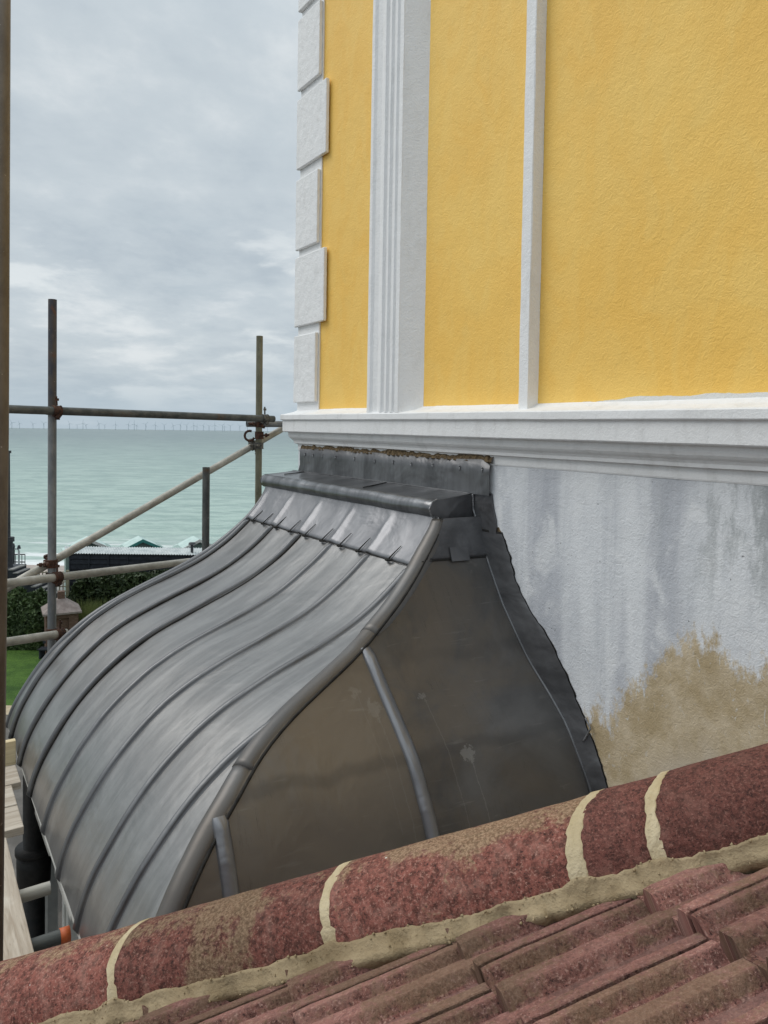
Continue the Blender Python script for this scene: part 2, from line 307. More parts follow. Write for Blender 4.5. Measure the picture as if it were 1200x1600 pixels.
M['mortar'] = mat_mortar('sandy_mortar', (0.245, 0.182, 0.104), (0.405, 0.318, 0.198), 2.4)
M['mortar_pale'] = mat_mortar('pale_mortar', (0.43, 0.345, 0.205), (0.60, 0.51, 0.345), 2.2)
M['tube_dark'] = mat_tube('dark_tube', (0.060, 0.066, 0.064), (0.125, 0.128, 0.118), (0.15, 0.080, 0.040), 0.22)
M['tube_blue'] = mat_tube('galvanised_tube', (0.155, 0.165, 0.175), (0.26, 0.265, 0.265), (0.12, 0.07, 0.04), 0.15)
M['tube_olive'] = mat_tube('olive_tube', (0.135, 0.128, 0.085), (0.215, 0.20, 0.140), (0.12, 0.09, 0.05), 0.2)
M['tube_pale'] = mat_tube('pale_tube', (0.30, 0.285, 0.245), (0.46, 0.44, 0.39), (0.20, 0.16, 0.11), 0.1)
M['tube_brown'] = mat_tube('brown_tube', (0.120, 0.100, 0.080), (0.185, 0.160, 0.130), (0.25, 0.20, 0.13), 0.15)
M['tube_rust_top'] = mat_tube('rusted_tube', (0.050, 0.053, 0.070), (0.105, 0.090, 0.080), (0.15, 0.070, 0.038), 0.30)
M['rust'] = simple('rusty_iron', (0.030, 0.018, 0.014), (0.115, 0.052, 0.030), 45, 0.85, 0.1, 0.7, 0.003)
M['iron'] = simple('dull_iron', (0.06, 0.06, 0.055), (0.17, 0.16, 0.14), 45, 0.6, 0.4, 0.5, 0.002)
M['orange'] = simple('orange_plastic', (0.42, 0.085, 0.02), (0.55, 0.13, 0.04), 30, 0.5)
M['black'] = simple('black_paint', (0.006, 0.006, 0.006), (0.016, 0.015, 0.014), 30, 0.55)
M['gloss_white'] = simple('white_gloss_paint', (0.60, 0.60, 0.56), (0.74, 0.73, 0.68), 12, 0.45)
M['glass'] = simple('window_glass', (0.015, 0.018, 0.020), (0.02, 0.024, 0.026), 2, 0.06, 0, 0.02, 0.001, spec=0.7)
M['wood'] = mat_wood('weathered_plank', (0.36, 0.30, 0.235), (0.56, 0.50, 0.42))
M['wood_new'] = mat_wood('new_timber', (0.60, 0.47, 0.27), (0.74, 0.62, 0.40))
M['wood_grey'] = mat_wood('grey_plank', (0.15, 0.13, 0.115), (0.24, 0.215, 0.19))
M['sea'] = mat_sea(); M['grass'] = mat_grass()
M['paving'] = simple('grey_paving', (0.085, 0.077, 0.068), (0.145, 0.132, 0.118), 2.5, 0.85)
M['sand'] = simple('tan_path', (0.36, 0.28, 0.18), (0.46, 0.38, 0.26), 3, 0.9)
M['shingle'] = simple('pinkish_shingle', (0.30, 0.245, 0.215), (0.44, 0.38, 0.335), 2.5, 0.95, 0, 1.0, 0.05, detail=9)
M['tarred'] = simple('black_boards', (0.010, 0.013, 0.018), (0.026, 0.031, 0.040), 6, 0.6)
M['corrug'] = simple('corrugated_sheet', (0.38, 0.42, 0.42), (0.55, 0.58, 0.57), 3, 0.5, 0.2)
M['mint'] = simple('pale_mint_roof', (0.40, 0.53, 0.49), (0.52, 0.64, 0.60), 3, 0.5)
M['teal'] = simple('teal_bargeboard', (0.03, 0.17, 0.15), (0.05, 0.23, 0.20), 5, 0.5)
M['hutwall'] = simple('pale_green_boards', (0.22, 0.32, 0.29), (0.30, 0.40, 0.36), 4, 0.6, 0, 0.3, 0.01, (0.3, 0.3, 9))
M['hutwhite'] = simple('cream_bargeboard', (0.50, 0.50, 0.46), (0.62, 0.62, 0.58), 5, 0.5)
M['brick'] = simple('brown_brick', (0.085, 0.048, 0.034), (0.155, 0.095, 0.068), 9, 0.85, 0, 0.6, 0.02, (1, 1, 4))
M['slate'] = simple('brown_stone_cap', (0.17, 0.135, 0.12), (0.26, 0.215, 0.195), 5, 0.8)
M['lattice'] = simple('weathered_lattice', (0.24, 0.22, 0.14), (0.36, 0.33, 0.22), 8, 0.8)
M['charcoal'] = simple('charcoal_metal', (0.030, 0.033, 0.037), (0.06, 0.063, 0.068), 5, 0.6)
M['turbine'] = simple('hazy_grey', (0.42, 0.49, 0.53), (0.42, 0.49, 0.53), 1, 0.9)  # distance haze is put into this pale colour
M['concrete'] = simple('grey_concrete', (0.18, 0.175, 0.165), (0.30, 0.29, 0.27), 6, 0.9)
def mat_leaf(name, a, b, c):
    m, g = new_mat(name); n = g.noise(g.lc, 2.2, 4, 0.6); r = g.noise(g.lc, 11, 2, 0.6)
    col = g.mix(g.ramp(n, 0.35, 0.65), a, b); col = g.mix(g.math('MULTIPLY', g.ramp(r, 0.52, 0.66), 0.8), col, c)
    finish(g, col, 0.6, 0, None, 0.3); return m
M['leaf_dark'] = mat_leaf('dark_hedge_leaf', (0.018, 0.030, 0.012), (0.035, 0.055, 0.018), (0.055, 0.075, 0.025))
M['leaf_mid'] = mat_leaf('bush_leaf', (0.030, 0.052, 0.018), (0.062, 0.100, 0.030), (0.11, 0.15, 0.06))
M['leaf_pale'] = mat_leaf('grassy_leaf', (0.09, 0.12, 0.035), (0.16, 0.19, 0.06), (0.24, 0.24, 0.10))
M['bark'] = simple('bark', (0.04, 0.03, 0.02), (0.08, 0.06, 0.04), 12, 0.9)

# ------------------------------------------------------------------ mesh building
def V(*a): return Vector(a)
class MB:
    def __init__(s): s.v = []; s.f = []; s.c = []
    def vert(s, p, lc=None): s.v.append(Vector(p)); s.c.append(tuple(lc if lc is not None else p)); return len(s.v) - 1
    def face(s, *i): s.f.append(tuple(i))
    def grid(s, rows, lcs=None, closed=False):
        ids = [[s.vert(p, lcs[i][j] if lcs else None) for j, p in enumerate(r)] for i, r in enumerate(rows)]
        for a, b in zip(ids[:-1], ids[1:]):
            n = len(a)
            for j in range(n if closed else n - 1):
                k = (j + 1) % n; s.face(a[j], a[k], b[k], b[j])
        return ids
    def box(s, fn, a, b):
        """box between corners a and b in the frame of fn (a function to world coordinates)"""
        P = [(a[0] if i & 1 == 0 else b[0], a[1] if i & 2 == 0 else b[1], a[2] if i & 4 == 0 else b[2]) for i in range(8)]
        q = [s.vert(fn(*p), p) for p in P]
        for f in ((0, 1, 3, 2), (4, 6, 7, 5), (0, 4, 5, 1), (2, 3, 7, 6), (0, 2, 6, 4), (1, 5, 7, 3)): s.face(*[q[i] for i in f])
    def prism(s, fn, poly, lo, hi, axis):
        """extrude a 2-D polygon along an axis of the frame fn"""
        def P(q, h):
            l = list(q); l.insert(axis, h); return l
        A = [s.vert(fn(*P(q, lo)), P(q, lo)) for q in poly]; B = [s.vert(fn(*P(q, hi)), P(q, hi)) for q in poly]
        n = len(poly)
        for i in range(n): s.face(A[i], A[(i + 1) % n], B[(i + 1) % n], B[i])
        s.face(*A[::-1]); s.face(*B)
    def tube(s, pts, r, seg=20, cap=True, hollow=False, lcz=None):
        pts = [Vector(p) for p in pts]; n = len(pts); rows = []; lcs = []; prev = None; L = 0
        rs = r if isinstance(r, (list, tuple)) else [r] * n
        for i, p in enumerate(pts):
            t = (pts[min(i + 1, n - 1)] - pts[max(i - 1, 0)]).normalized()
            if prev is None: a = t.orthogonal().normalized()
            else: a = (prev - t * prev.dot(t)).normalized()
            prev = a; b = t.cross(a)
            if i: L += (p - pts[i - 1]).length
            rows.append([p + (a * cos(2 * pi * k / seg) + b * sin(2 * pi * k / seg)) * rs[i] for k in range(seg)])
            lcs.append([(cos(2 * pi * k / seg) * rs[i], sin(2 * pi * k / seg) * rs[i], L + p.x) for k in range(seg)])
        ids = s.grid(rows, lcs, True)
        if cap:
            if hollow:     # open pipe end: a rim and a recessed bore
                for row, p, sg in ((ids[0], pts[0], 1), (ids[-1], pts[-1], -1)):
                    d = (pts[1] - pts[0]).normalized() * sg if sg == 1 else (pts[-2] - pts[-1]).normalized()
                    inner = [s.vert(p + (s.v[i] - p) * 0.84, s.c[i]) for i in row]; deep = [s.vert(p + (s.v[i] - p) * 0.84 + d * 0.06, s.c[i]) for i in row]
                    for k in range(seg):
                        j = (k + 1) % seg; s.face(row[k], row[j], inner[j], inner[k]); s.face(inner[k], inner[j], deep[j], deep[k])
                    s.face(*deep)
            else: s.face(*ids[0][::-1]); s.face(*ids[-1])
        return ids
    def build(s, name, mat, parent=None, smooth=False, bevel=0.0, origin=None, thick=0.0):
        me = bpy.data.meshes.new(name)
        o = bpy.data.objects.new(name, me); C.objects.link(o)
        if parent is not None:
            org = Vector(parent['_org']) if '_org' in parent else Vector((0, 0, 0)); o.parent = parent; o['_org'] = tuple(org)
        else:
            org = Vector(origin) if origin is not None else Vector((0, 0, 0)); o.location = org; o['_org'] = tuple(org)
        me.from_pydata([tuple(p - org) for p in s.v], [], s.f)
        at = me.attributes.new('lc', 'FLOAT_VECTOR', 'POINT'); at.data.foreach_set('vector', [x for c in s.c for x in c])
        me.materials.append(mat)
        bm = bmesh.new(); bm.from_mesh(me); bmesh.ops.recalc_face_normals(bm, faces=bm.faces); bm.to_mesh(me); bm.free()
        if smooth: me.polygons.foreach_set('use_smooth', [True] * len(me.polygons))
        if bevel:
            b = o.modifiers.new('bevel', 'BEVEL'); b.width = bevel; b.segments = 2; b.limit_method = 'ANGLE'; b.angle_limit = radians(40)
        if thick:
            t = o.modifiers.new('thick', 'SOLIDIFY'); t.thickness = thick; t.offset = 0
        return o
def W(x, y, z): return Vector((x, y, z))
def R_(x, y, z): return Vector((x, y, z + CAM_H))        # point given relative to the camera height
def tag(o, label=None, cat=None, group=None, kind=None):
    if label: o['label'] = label
    if cat: o['category'] = cat
    if group: o['group'] = group
    if kind: o['kind'] = kind
    return o
def thing(name, org, label, cat, group=None):
    o = bpy.data.objects.new(name, None); C.objects.link(o); o.location = org; o['_org'] = tuple(org); o.empty_display_size = 0.2
    return tag(o, label, cat, group)
def nz(x, y=0.0, z=0.0, s=1.0): return noise.noise(Vector((x * s, y * s, z * s)))

# ------------------------------------------------------------------ house frame: s out of the wall, u along it (away), z up
NV = Vector((-0.83755782, -0.54634869, 0.0)); UV_ = Vector((-0.54633298, 0.83753374, 0.00758406)); WV = Vector((0.00414354, -0.00635209, 0.99997124))
D = 2.4
def H(s, u, z): return NV * (s - D) + UV_ * u + WV * z + Vector((0, 0, CAM_H))
def interp(x, T):
    T = sorted(T)
    if x <= T[0][0]: return T[0][1] + (x - T[0][0]) * 0.0
    for (a, fa), (b, fb) in zip(T[:-1], T[1:]):
        if x <= b:
            return fa + (fb - fa) * (x - a) / (b - a)
    return T[-1][1]
def smooth_table(T, lo, hi, n, h):
    out = []
    for i in range(n + 1):
        x = lo + (hi - lo) * i / n; sw = sv = 0
        for k in range(-6, 7):
            w_ = exp(-0.5 * (k / 2.5) ** 2); sw += w_; sv += w_ * interp(max(lo, min(hi, x + k * h / 2.5)), T)
        out.append((x, sv / sw))
    return out
Z0, Z1 = -0.425, -1.85
ST = [(-1.86, 1.879), (-1.80, 1.866), (-1.74, 1.848), (-1.68, 1.823), (-1.62, 1.789), (-1.56, 1.753), (-1.50, 1.714), (-1.44, 1.668), (-1.38, 1.616), (-1.32, 1.556), (-1.26, 1.487),
      (-1.20, 1.407), (-1.14, 1.308), (-1.08, 1.181), (-1.02, 1.029), (-0.96, 0.877), (-0.90, 0.747), (-0.84, 0.646), (-0.78, 0.559), (-0.72, 0.485), (-0.66, 0.418), (-0.60, 0.362), (-0.54, 0.315), (-0.48, 0.272), (-0.42, 0.240)]
ST = smooth_table(ST, -1.86, -0.42, 60, 0.02)
UW = smooth_table([(-0.42, 2.79), (-0.50, 2.768), (-0.63, 2.716), (-0.83, 2.595), (-1.046, 2.417), (-1.158, 2.285), (-1.26, 2.18), (-1.47, 2.048), (-1.65, 1.985), (-1.86, 1.95)], -1.86, -0.42, 60, 0.02)
UH = smooth_table([(-0.42, 2.80), (-0.47, 2.785), (-0.615, 2.765), (-0.73, 2.72), (-0.87, 2.655), (-1.087, 2.475), (-1.13, 2.44), (-1.19, 2.39), (-1.26, 2.325), (-1.40, 2.255), (-1.50, 2.215), (-1.65, 2.16), (-1.86, 2.12)], -1.86, -0.42, 60, 0.02)
UF = smooth_table([(-0.42, 4.80), (-0.60, 4.80), (-0.77, 4.83), (-0.90, 4.84), (-1.10, 4.82), (-1.33, 4.87), (-1.50, 4.90), (-1.67, 4.92), (-1.86, 4.97)], -1.86, -0.42, 60, 0.03)
S = lambda z: interp(z, ST)
uw = lambda z: interp(z, UW)
uh = lambda z: interp(z, UH)
uf = lambda z: interp(z, UF)
NP = 72
# stations evenly spaced along the profile
_z = [Z0 + (Z1 - Z0) * i / 400 for i in range(401)]; _L = [0.0]
for a, b in zip(_z[:-1], _z[1:]): _L.append(_L[-1] + math.hypot(S(b) - S(a), b - a))
PZ = []; j = 0
for i in range(NP + 1):
    t = _L[-1] * i / NP
    while j < 399 and _L[j + 1] < t: j += 1
    k = (t - _L[j]) / max(1e-9, _L[j + 1] - _L[j]); PZ.append(_z[j] + (_z[j + 1] - _z[j]) * k)
def Lz(z):
    k = min(400, max(0, (Z0 - z) / (Z0 - Z1) * 400)); i = int(k); return _L[i] + (_L[min(i + 1, 400)] - _L[i]) * (k - i)
def nrm_sz(z):      # outward normal of the front surface in (s, z)
    e = 0.012; ds = S(z - e) - S(z + e); dz = -2 * e; l = math.hypot(ds, dz); return (-dz / l, ds / l)
def FS(z, u, off=0.0):
    n = nrm_sz(z); return H(S(z) + n[0] * off, u, z + n[1] * off)
def dent(a, b, k=1.0): return k * (nz(a * 2.1, b * 3.3, 1.7) * 0.0055 + nz(a * 5.0, b * 7.0, 4.2) * 0.0028 + nz(a * 13.0, b * 9.0, 2.2) * 0.0007)

house = thing('house', H(0, 1.0, 0) * 1.0 - Vector((0, 0, H(0, 1.0, 0).z)), 'seaside house with yellow rendered wall, white trim and curved lead bay roof', 'house')
FARU = 4.815; NEARU = -4.6; TOPZ = 4.6
# body: main upper wall, painted yellow, as a slab with the return wall round the far corner
mb = MB(); mb.box(H, (-0.25, NEARU, 0.075), (0, FARU, TOPZ)); mb.box(H, (-6, FARU - 0.25, 0.075), (-0.252, FARU, TOPZ)); up_wall = mb.build('upper_wall', M['yellow'], house)
mb = MB(); mb.box(H, (-0.25, NEARU, -CAM_H - 0.3), (-0.001, FARU, -0.15)); mb.box(H, (-6, FARU - 0.25, -CAM_H - 0.3), (-0.252, FARU, -0.15)); mb.build('lower_wall', M['lower'], house)
mb = MB(); mb.box(H, (-6.2, NEARU - 0.1, TOPZ + 0.001), (0.22, FARU + 0.2, TOPZ + 0.3)); mb.box(H, (-6.0, NEARU, -CAM_H - 0.3), (-5.75, FARU - 0.26, TOPZ)); mb.box(H, (-5.74, NEARU, -CAM_H - 0.3), (-0.26, NEARU + 0.25, TOPZ)); mb.build('parapet', M['white'], house, bevel=0.02)

# cornice swept along the front and returned round the far corner
def cornice(name, prof, mat, jit=0.0015):
    mb = MB(); us = []; u = NEARU
    while u < FARU: us.append(u); u += 0.05
    rows = []; lcs = []
    for i, (p, z) in enumerate(prof):
        row = [(p + nz(uu * 3, z * 9, 2) * jit * 2, uu, z + nz(uu * 4, z * 9, 5) * jit) for uu in us] + [(p, FARU + p, z), (-1.0, FARU + p, z), (-6.0, FARU + p, z)]
        rows.append([H(*q) for q in row]); lcs.append(row)
    mb.grid(rows, lcs); return mb.build(name, mat, house)
cor = [(-0.02, 0.128), (0.0, 0.122), (0.03, 0.104), (0.075, 0.090), (0.096, 0.086), (0.101, 0.080), (0.102, 0.050), (0.098, 0.045), (0.089, 0.043), (0.088, 0.038), (0.088, -0.036), (0.084, -0.041),
       (0.060, -0.043), (0.057, -0.048), (0.056, -0.066), (0.052, -0.078), (0.044, -0.088), (0.033, -0.097), (0.026, -0.108), (0.024, -0.122), (0.014, -0.125), (0.004, -0.128), (0.003, -0.166), (0.001, -0.172), (-0.02, -0.182)]
cornice('cornice', cor, M['cornice'])

def profile_strip(name, prof, z0, z1, mat, jit=0.0012, dz=0.05):
    """vertical moulding: profile in (s, u), wobbling slightly like run plaster"""
    mb = MB(); rows = []; lcs = []; z = z0; k = 0
    zs = []
    while z < z1: zs.append(z); z += dz
    zs.append(z1)
    for z in zs:
        row = [(s + nz(z * 5, i * 1.7, 3) * jit, u + nz(z * 3.1, i * 0.9, 8) * jit * 1.6, z) for i, (s, u) in enumerate(prof)]
        rows.append([H(*q) for q in row]); lcs.append(row)
    mb.grid(rows, lcs); return mb.build(name, mat, house)
PD = 0.095
fl = [(0.0, 3.745), (PD - 0.008, 3.742), (PD - 0.004, 3.732), (PD - 0.004, 3.708), (PD - 0.016, 3.690), (PD - 0.022, 3.650), (PD - 0.016, 3.610), (PD - 0.002, 3.598), (PD, 3.580), (PD - 0.014, 3.570), (PD - 0.016, 3.552),
      (PD - 0.001, 3.542), (PD + 0.001, 3.522), (PD - 0.013, 3.512), (PD - 0.014, 3.496), (PD, 3.486), (PD + 0.001, 3.462), (PD - 0.010, 3.454), (PD - 0.010, 3.442), (PD, 3.434), (PD, 3.402), (PD - 0.006, 3.396), (0.0, 3.288)]
profile_strip('pilaster', fl, 0.088, TOPZ, M['white'])
profile_strip('wall_strip', [(0.0, 2.488), (0.052, 2.484), (0.055, 2.480), (0.056, 2.424), (0.053, 2.420), (0.0, 2.412)], 0.088, TOPZ, M['white'], 0.0022, 0.035)
CLOUD = bpy.data.textures.new('lumps', 'CLOUDS'); CLOUD.noise_scale = 0.05; CLOUD.noise_depth = 3
# quoins: long and short blocks on a thin backing
mb = MB(); mb.box(H, (0.001, 4.50, 0.09), (0.010, FARU + 0.009, TOPZ)); mb.box(H, (-0.45, FARU + 0.001, 0.09), (0.0005, FARU + 0.009, TOPZ)); mb.build('quoin_backing', M['white'], house)
qz = [(0.172, 0.650, 0), (0.715, 1.209, 1), (1.262, 1.760, 0), (1.838, 2.330, 1), (2.396, 2.892, 0), (2.955, 3.450, 1), (3.510, 4.010, 0), (4.07, 4.56, 1)]
for z0, z1, long_ in qz:
    ue = 4.40 if long_ else 4.51
    mb = MB(); mb.box(H, (0.0101, ue, z0), (0.036, FARU + 0.026, z1)); mb.box(H, (-(0.30 if long_ else 0.42), FARU + 0.0095, z0), (0.0100, FARU + 0.026, z1))
    q_ = mb.build('quoin', M['white'], house, bevel=0.006)
    sub = q_.modifiers.new('sub', 'SUBSURF'); sub.subdivision_type = 'SIMPLE'; sub.levels = sub.render_levels = 5
    dp_ = q_.modifiers.new('rough', 'DISPLACE'); dp_.texture = CLOUD; dp_.strength = 0.0045; dp_.mid_level = 0.5

# ------------------------------------------------------------------ lead bay roof
def side_pt(t, z, off=0.0):
    """t: 0 at wall, 1 at hip"""
    s = S(z) * t; return (s, uw(z) + (uh(z) - uw(z)) * t - off, z)
mb = MB(); rows = []; lcs = []; NU = 56
for z in PZ:
    a, b = uh(z) + 0.01, uf(z); row = []; lr = []
    for i in range(NU + 1):
        u = a + (b - a) * i / NU; row.append(FS(z, u, dent(Lz(z), u))); lr.append((Lz(z), u, z))
    rows.append(row); lcs.append(lr)
mb.grid(rows, lcs); canopy = mb.build('bay_roof', M['lead'], house, True)
tag(canopy, 'curved bell-shaped bay roof dressed in grey sheet lead with raised seams')
# sub-parts of the bay roof
SEAMS = [4.74, 4.352, 3.962, 3.573, 3.180, 2.812, 2.50]
def roll(path_fn, r, zs, flat=0.8, seg=9, base_w=1.55):
    """half-round roll following path_fn(z) -> (world point, outward normal, across vector, distance)"""
    mb = MB(); rows = []; lcs = []
    for k, z in enumerate(zs):
        p, n, a, L = path_fn(z); row = []; lr = []
        wob = 1 + 0.10 * nz(L * 3, 7.7)
        prof = [(-r * base_w, -0.002)] + [(-cos(pi * i / seg) * r, sin(pi * i / seg) * r * flat * wob + 0.003) for i in range(seg + 1)] + [(r * base_w, -0.002)]
        end = 1.0 if 0 < k < len(zs) - 1 else 0.25
        for x_, y_ in prof: row.append(p + a * (x_ * (0.9 if end < 1 else 1)) + n * (y_ * end)); lr.append((L, x_ * 3, z))
        rows.append(row); lcs.append(lr)
    mb.grid(rows, lcs); return mb
def front_path(u):
    def fn(z):
        n = nrm_sz(z); nv = NV * n[0] + WV * n[1]; uu = u + 0.006 * nz(Lz(z) * 1.3, u * 5); return FS(z, uu, dent(Lz(z), uu)), nv, UV_, Lz(z)
    return fn
zs_all = [z for z in PZ if z < -0.63] + [-1.862]
for u in SEAMS:
    zs = [z for z in zs_all if uh(z) + 0.035 < u]
    if len(zs) > 3: roll(front_path(u), 0.0165 if u > 3.9 else 0.0185, zs, 1.15 if u > 3.9 else 0.72).build('seam_roll', M['lead_roll'], canopy, True)
    if len(zs) > 3 and u > 3.9:     # black tube painting the shade beside the roll, at the lapped sheet edge
        mb = MB(); mb.tube([FS(z, u - 0.0235 + 0.002 * nz(z * 9, u), 0.002) for z in zs[:-1]], 0.0075, 6); mb.build('crease_shade', M['gap_and_shade'], canopy, True)
# hip roll near side: three overlapping sleeves, and one far side
def hip_path(z, near=True):
    if near:
        n = nrm_sz(z); return H(S(z) - n[0] * 0.036, uh(z) + 0.038, z - n[1] * 0.036)
    return H(S(z) - 0.010, uf(z) - 0.010, z)
for i, (za, zb, r) in enumerate(((-0.44, -0.885, 0.055), (-0.875, -1.205, 0.0525), (-1.195, -1.862, 0.050))):
    pts = []; z = za; n = 26
    for k in range(n + 1): zz = za + (zb - za) * k / n; pts.append(hip_path(zz))
    mb = MB(); mb.tube(pts, [r * (0.72 + 0.28 * min(1, (0.44 + abs(za + (zb - za) * k / n) - 0.88 + 0.12) / 0.25) if i == 0 else 1.0) + 0.0012 * nz(k * 0.7, i) for k in range(n + 1)], 28)
    mb.build('hip_roll', M['lead_hip'], canopy, True)
mb = MB(); mb.tube([H(*side_pt(0.955 + 0.02 * min(1, k / 12), -0.50 - 1.35 * k / 50, 0.010 - 0.006 * min(1, k / 12))) for k in range(51)], [0.003 + 0.003 * min(1, k / 10) for k in range(51)], 8); mb.build('crease_shade', M['gap_and_shade'], canopy, True)  # black tube standing in for the crease shadow between hip roll and cheek
mb = MB(); mb.tube([hip_path(-0.44 - 1.42 * k / 40, False) for k in range(41)], 0.022, 14); mb.build('hip_roll', M['lead_roll'], canopy, True)
# near side sheet
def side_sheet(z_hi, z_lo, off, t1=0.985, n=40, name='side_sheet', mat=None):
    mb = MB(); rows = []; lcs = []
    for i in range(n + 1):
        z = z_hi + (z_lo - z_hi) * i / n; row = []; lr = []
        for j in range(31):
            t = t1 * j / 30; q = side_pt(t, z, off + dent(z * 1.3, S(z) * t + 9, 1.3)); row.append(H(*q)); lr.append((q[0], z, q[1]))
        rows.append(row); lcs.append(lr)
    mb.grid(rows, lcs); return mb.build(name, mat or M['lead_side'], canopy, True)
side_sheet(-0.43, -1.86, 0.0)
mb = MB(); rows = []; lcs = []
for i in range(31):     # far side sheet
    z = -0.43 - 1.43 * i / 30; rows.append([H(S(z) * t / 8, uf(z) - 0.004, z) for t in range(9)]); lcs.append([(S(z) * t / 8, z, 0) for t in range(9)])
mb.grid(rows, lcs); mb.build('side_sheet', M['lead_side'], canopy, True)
# upper cover sheets lapped over the panels: front and side
mb = MB(); rows = []; lcs = []; zc_ = [z for z in PZ if z > -0.63] + [-0.642, -0.646]
for z in zc_:
    a, b = uh(z) + 0.03, uf(z); row = []; lr = []
    off0 = 0.010 if z > -0.645 else 0.001
    for i in range(110):
        u = a + (b - a) * i / 109; r_ = sum(0.014 * exp(-((u - q) / 0.022) ** 2) for q in SEAMS[:5]) * min(1, max(0, (-0.45 - z) / 0.05)) * (1 if z > -0.645 else 1)
        row.append(FS(z, u, off0 + r_ + dent(Lz(z) * 1.5, u, 1.4))); lr.append((Lz(z), u, z))
    rows.append(row); lcs.append(lr)
mb.grid(rows, lcs); mb.build('cover_sheet', M['lead_top'], canopy, True)
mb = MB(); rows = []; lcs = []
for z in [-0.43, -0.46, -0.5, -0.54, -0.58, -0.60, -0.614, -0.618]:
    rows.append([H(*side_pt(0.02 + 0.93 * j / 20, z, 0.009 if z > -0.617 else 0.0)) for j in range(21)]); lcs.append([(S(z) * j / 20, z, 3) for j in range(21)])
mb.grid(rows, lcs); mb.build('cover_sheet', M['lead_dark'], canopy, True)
# drip shadow of the lap, drawn as a thin black tube
mb = MB(); mb.tube([FS(-0.648 - 0.0015 * nz(i * 0.9), uh(-0.648) + 0.03 + (uf(-0.648) - uh(-0.648) - 0.04) * i / 60, 0.004 + sum(0.016 * exp(-((uh(-0.648) + 0.03 + (uf(-0.648) - uh(-0.648) - 0.04) * i / 60 - q) / 0.020) ** 2) for q in SEAMS[:5])) for i in range(61)], 0.0022, 6); mb.build('lap_shadow', M['gap_and_shade'], canopy)
mb = MB(); mb.tube([H(*side_pt(0.0 + 1.0 * i / 20, -0.620, 0.006)) for i in range(21)], 0.0025, 6); mb.build('lap_shadow', M['gap_and_shade'], canopy)
# lead clips along the lap
for u in (4.63, 4.46, 4.26, 4.06, 3.86, 3.648, 3.445, 3.250, 2.965):
    mb = MB(); u += 0.01
    pts = [FS(-0.652, u + 0.03, 0.013), FS(-0.656, u + 0.005, 0.020), FS(-0.652, u - 0.022, 0.013)]; mb.tube(pts, [0.006, 0.009, 0.005], 8)
    pts = [FS(-0.654 + 0.070 * k / 6, u - 0.004 - 0.016 * (k / 6) ** 2, 0.020 - 0.006 * k / 6) for k in range(7)]; mb.tube(pts, [0.0042, 0.004, 0.0036, 0.0032, 0.0028, 0.0024, 0.0018], 6)
    mb.build('lead_clip', M['gap_and_shade'], canopy, True)
mb = MB()
def SP(s, z, off): t = s / S(z); return H(*side_pt(t, z, off))
mb.grid([[SP(s_, z_, 0.014) for s_ in (0.125, 0.175, 0.225)] for z_ in (-0.565, -0.575, -0.60, -0.618, -0.628)]); mb.build('lead_clip', M['lead_dark'], canopy, thick=0.006)
# raised rolls on the side
def side_path(s0):
    def fn(z):
        t = min(1.0, s0 / S(z)); p = H(*side_pt(t, z)); e = 0.01
        tv = (H(*side_pt(min(1, s0 / S(z - e)), z - e)) - H(*side_pt(min(1, s0 / S(z + e)), z + e))).normalized(); n = NV.cross(tv).normalized()
        if n.dot(UV_) > 0: n = -n
        return p, n, NV, -z
    return fn
for s0, zt in ((0.775, -0.925), (1.525, -1.30)):
    zs = [zt - (1.86 + zt) * k / 30 for k in range(31)]
    roll(side_path(s0), 0.027, zs, 0.60, 10, 1.05).build('side_roll', M['lead_top'], canopy, True)
# ledge with rounded nose, end block, upstand against the wall
UA, UB = 2.842, 4.86
lp = [(0.020, -0.318), (0.030, -0.3235), (0.12, -0.335), (0.20, -0.343)]
for k in range(0, 13): a_ = pi / 2 - pi * k / 12; lp.append((0.234 + 0.046 * cos(a_) * 1.0, -0.390 + 0.046 * sin(a_)))
lp += [(0.225, -0.440), (0.0, -0.440)]
mb = MB(); rows = []; lcs = []
for i in range(61):
    u = UA + (UB - UA) * i / 60; row = []; rnd = 1.0
    e_ = min(i, 60 - i)
    for j, (s_, z_) in enumerate(lp):
        k = 0.0022 * nz(u * 4, j * 0.4, 3) + (0.0014 if abs(u - 3.6) < 0.02 else 0)
        c_ = (-0.006 if i == 0 or i == 60 else 0)
        row.append((s_ + k + c_ * (s_ > 0.1), u, z_ + k))
    rows.append([H(*q) for q in row]); lcs.append([(q[0], q[1], q[2]) for q in row])
ids = mb.grid(rows, lcs)
led = mb.build('ledge', M['lead_ledge'], canopy, True)
for u_, fl_ in ((UA, -1), (UB, 1)):
    mb = MB(); mb.prism(H, [(s_ - 0.004 * (s_ > 0.1), z_) for s_, z_ in lp[2:]] + [(0.0, -0.325)], u_ - 0.004, u_ + 0.006, 1); mb.build('ledge_end', M['lead_dark'], canopy, bevel=0.002)
for pts in ([(0.030, 3.60, -0.320), (0.12, 3.585, -0.331), (0.215, 3.56, -0.340)], [(0.03, 4.66, -0.320), (0.12, 4.68, -0.331), (0.17, 4.69, -0.336)]):
    mb = MB(); mb.tube([H(*p) for p in pts], 0.0028, 6); mb.build('ledge_joint', M['gap_and_shade'], canopy)
def bead(pts, r=0.0055, mat='solder'):
    mb = MB(); P = [H(*p) for p in pts]; Q = []
    for a, b in zip(P[:-1], P[1:]):
        for k in range(14): Q.append(a.lerp(b, k / 14))
    Q.append(P[-1]); mb.tube(Q, [r * (0.75 + 0.4 * abs(sin(k * 1.3))) for k in range(len(Q))], 6); mb.build('weld_bead', M[mat], canopy, True)
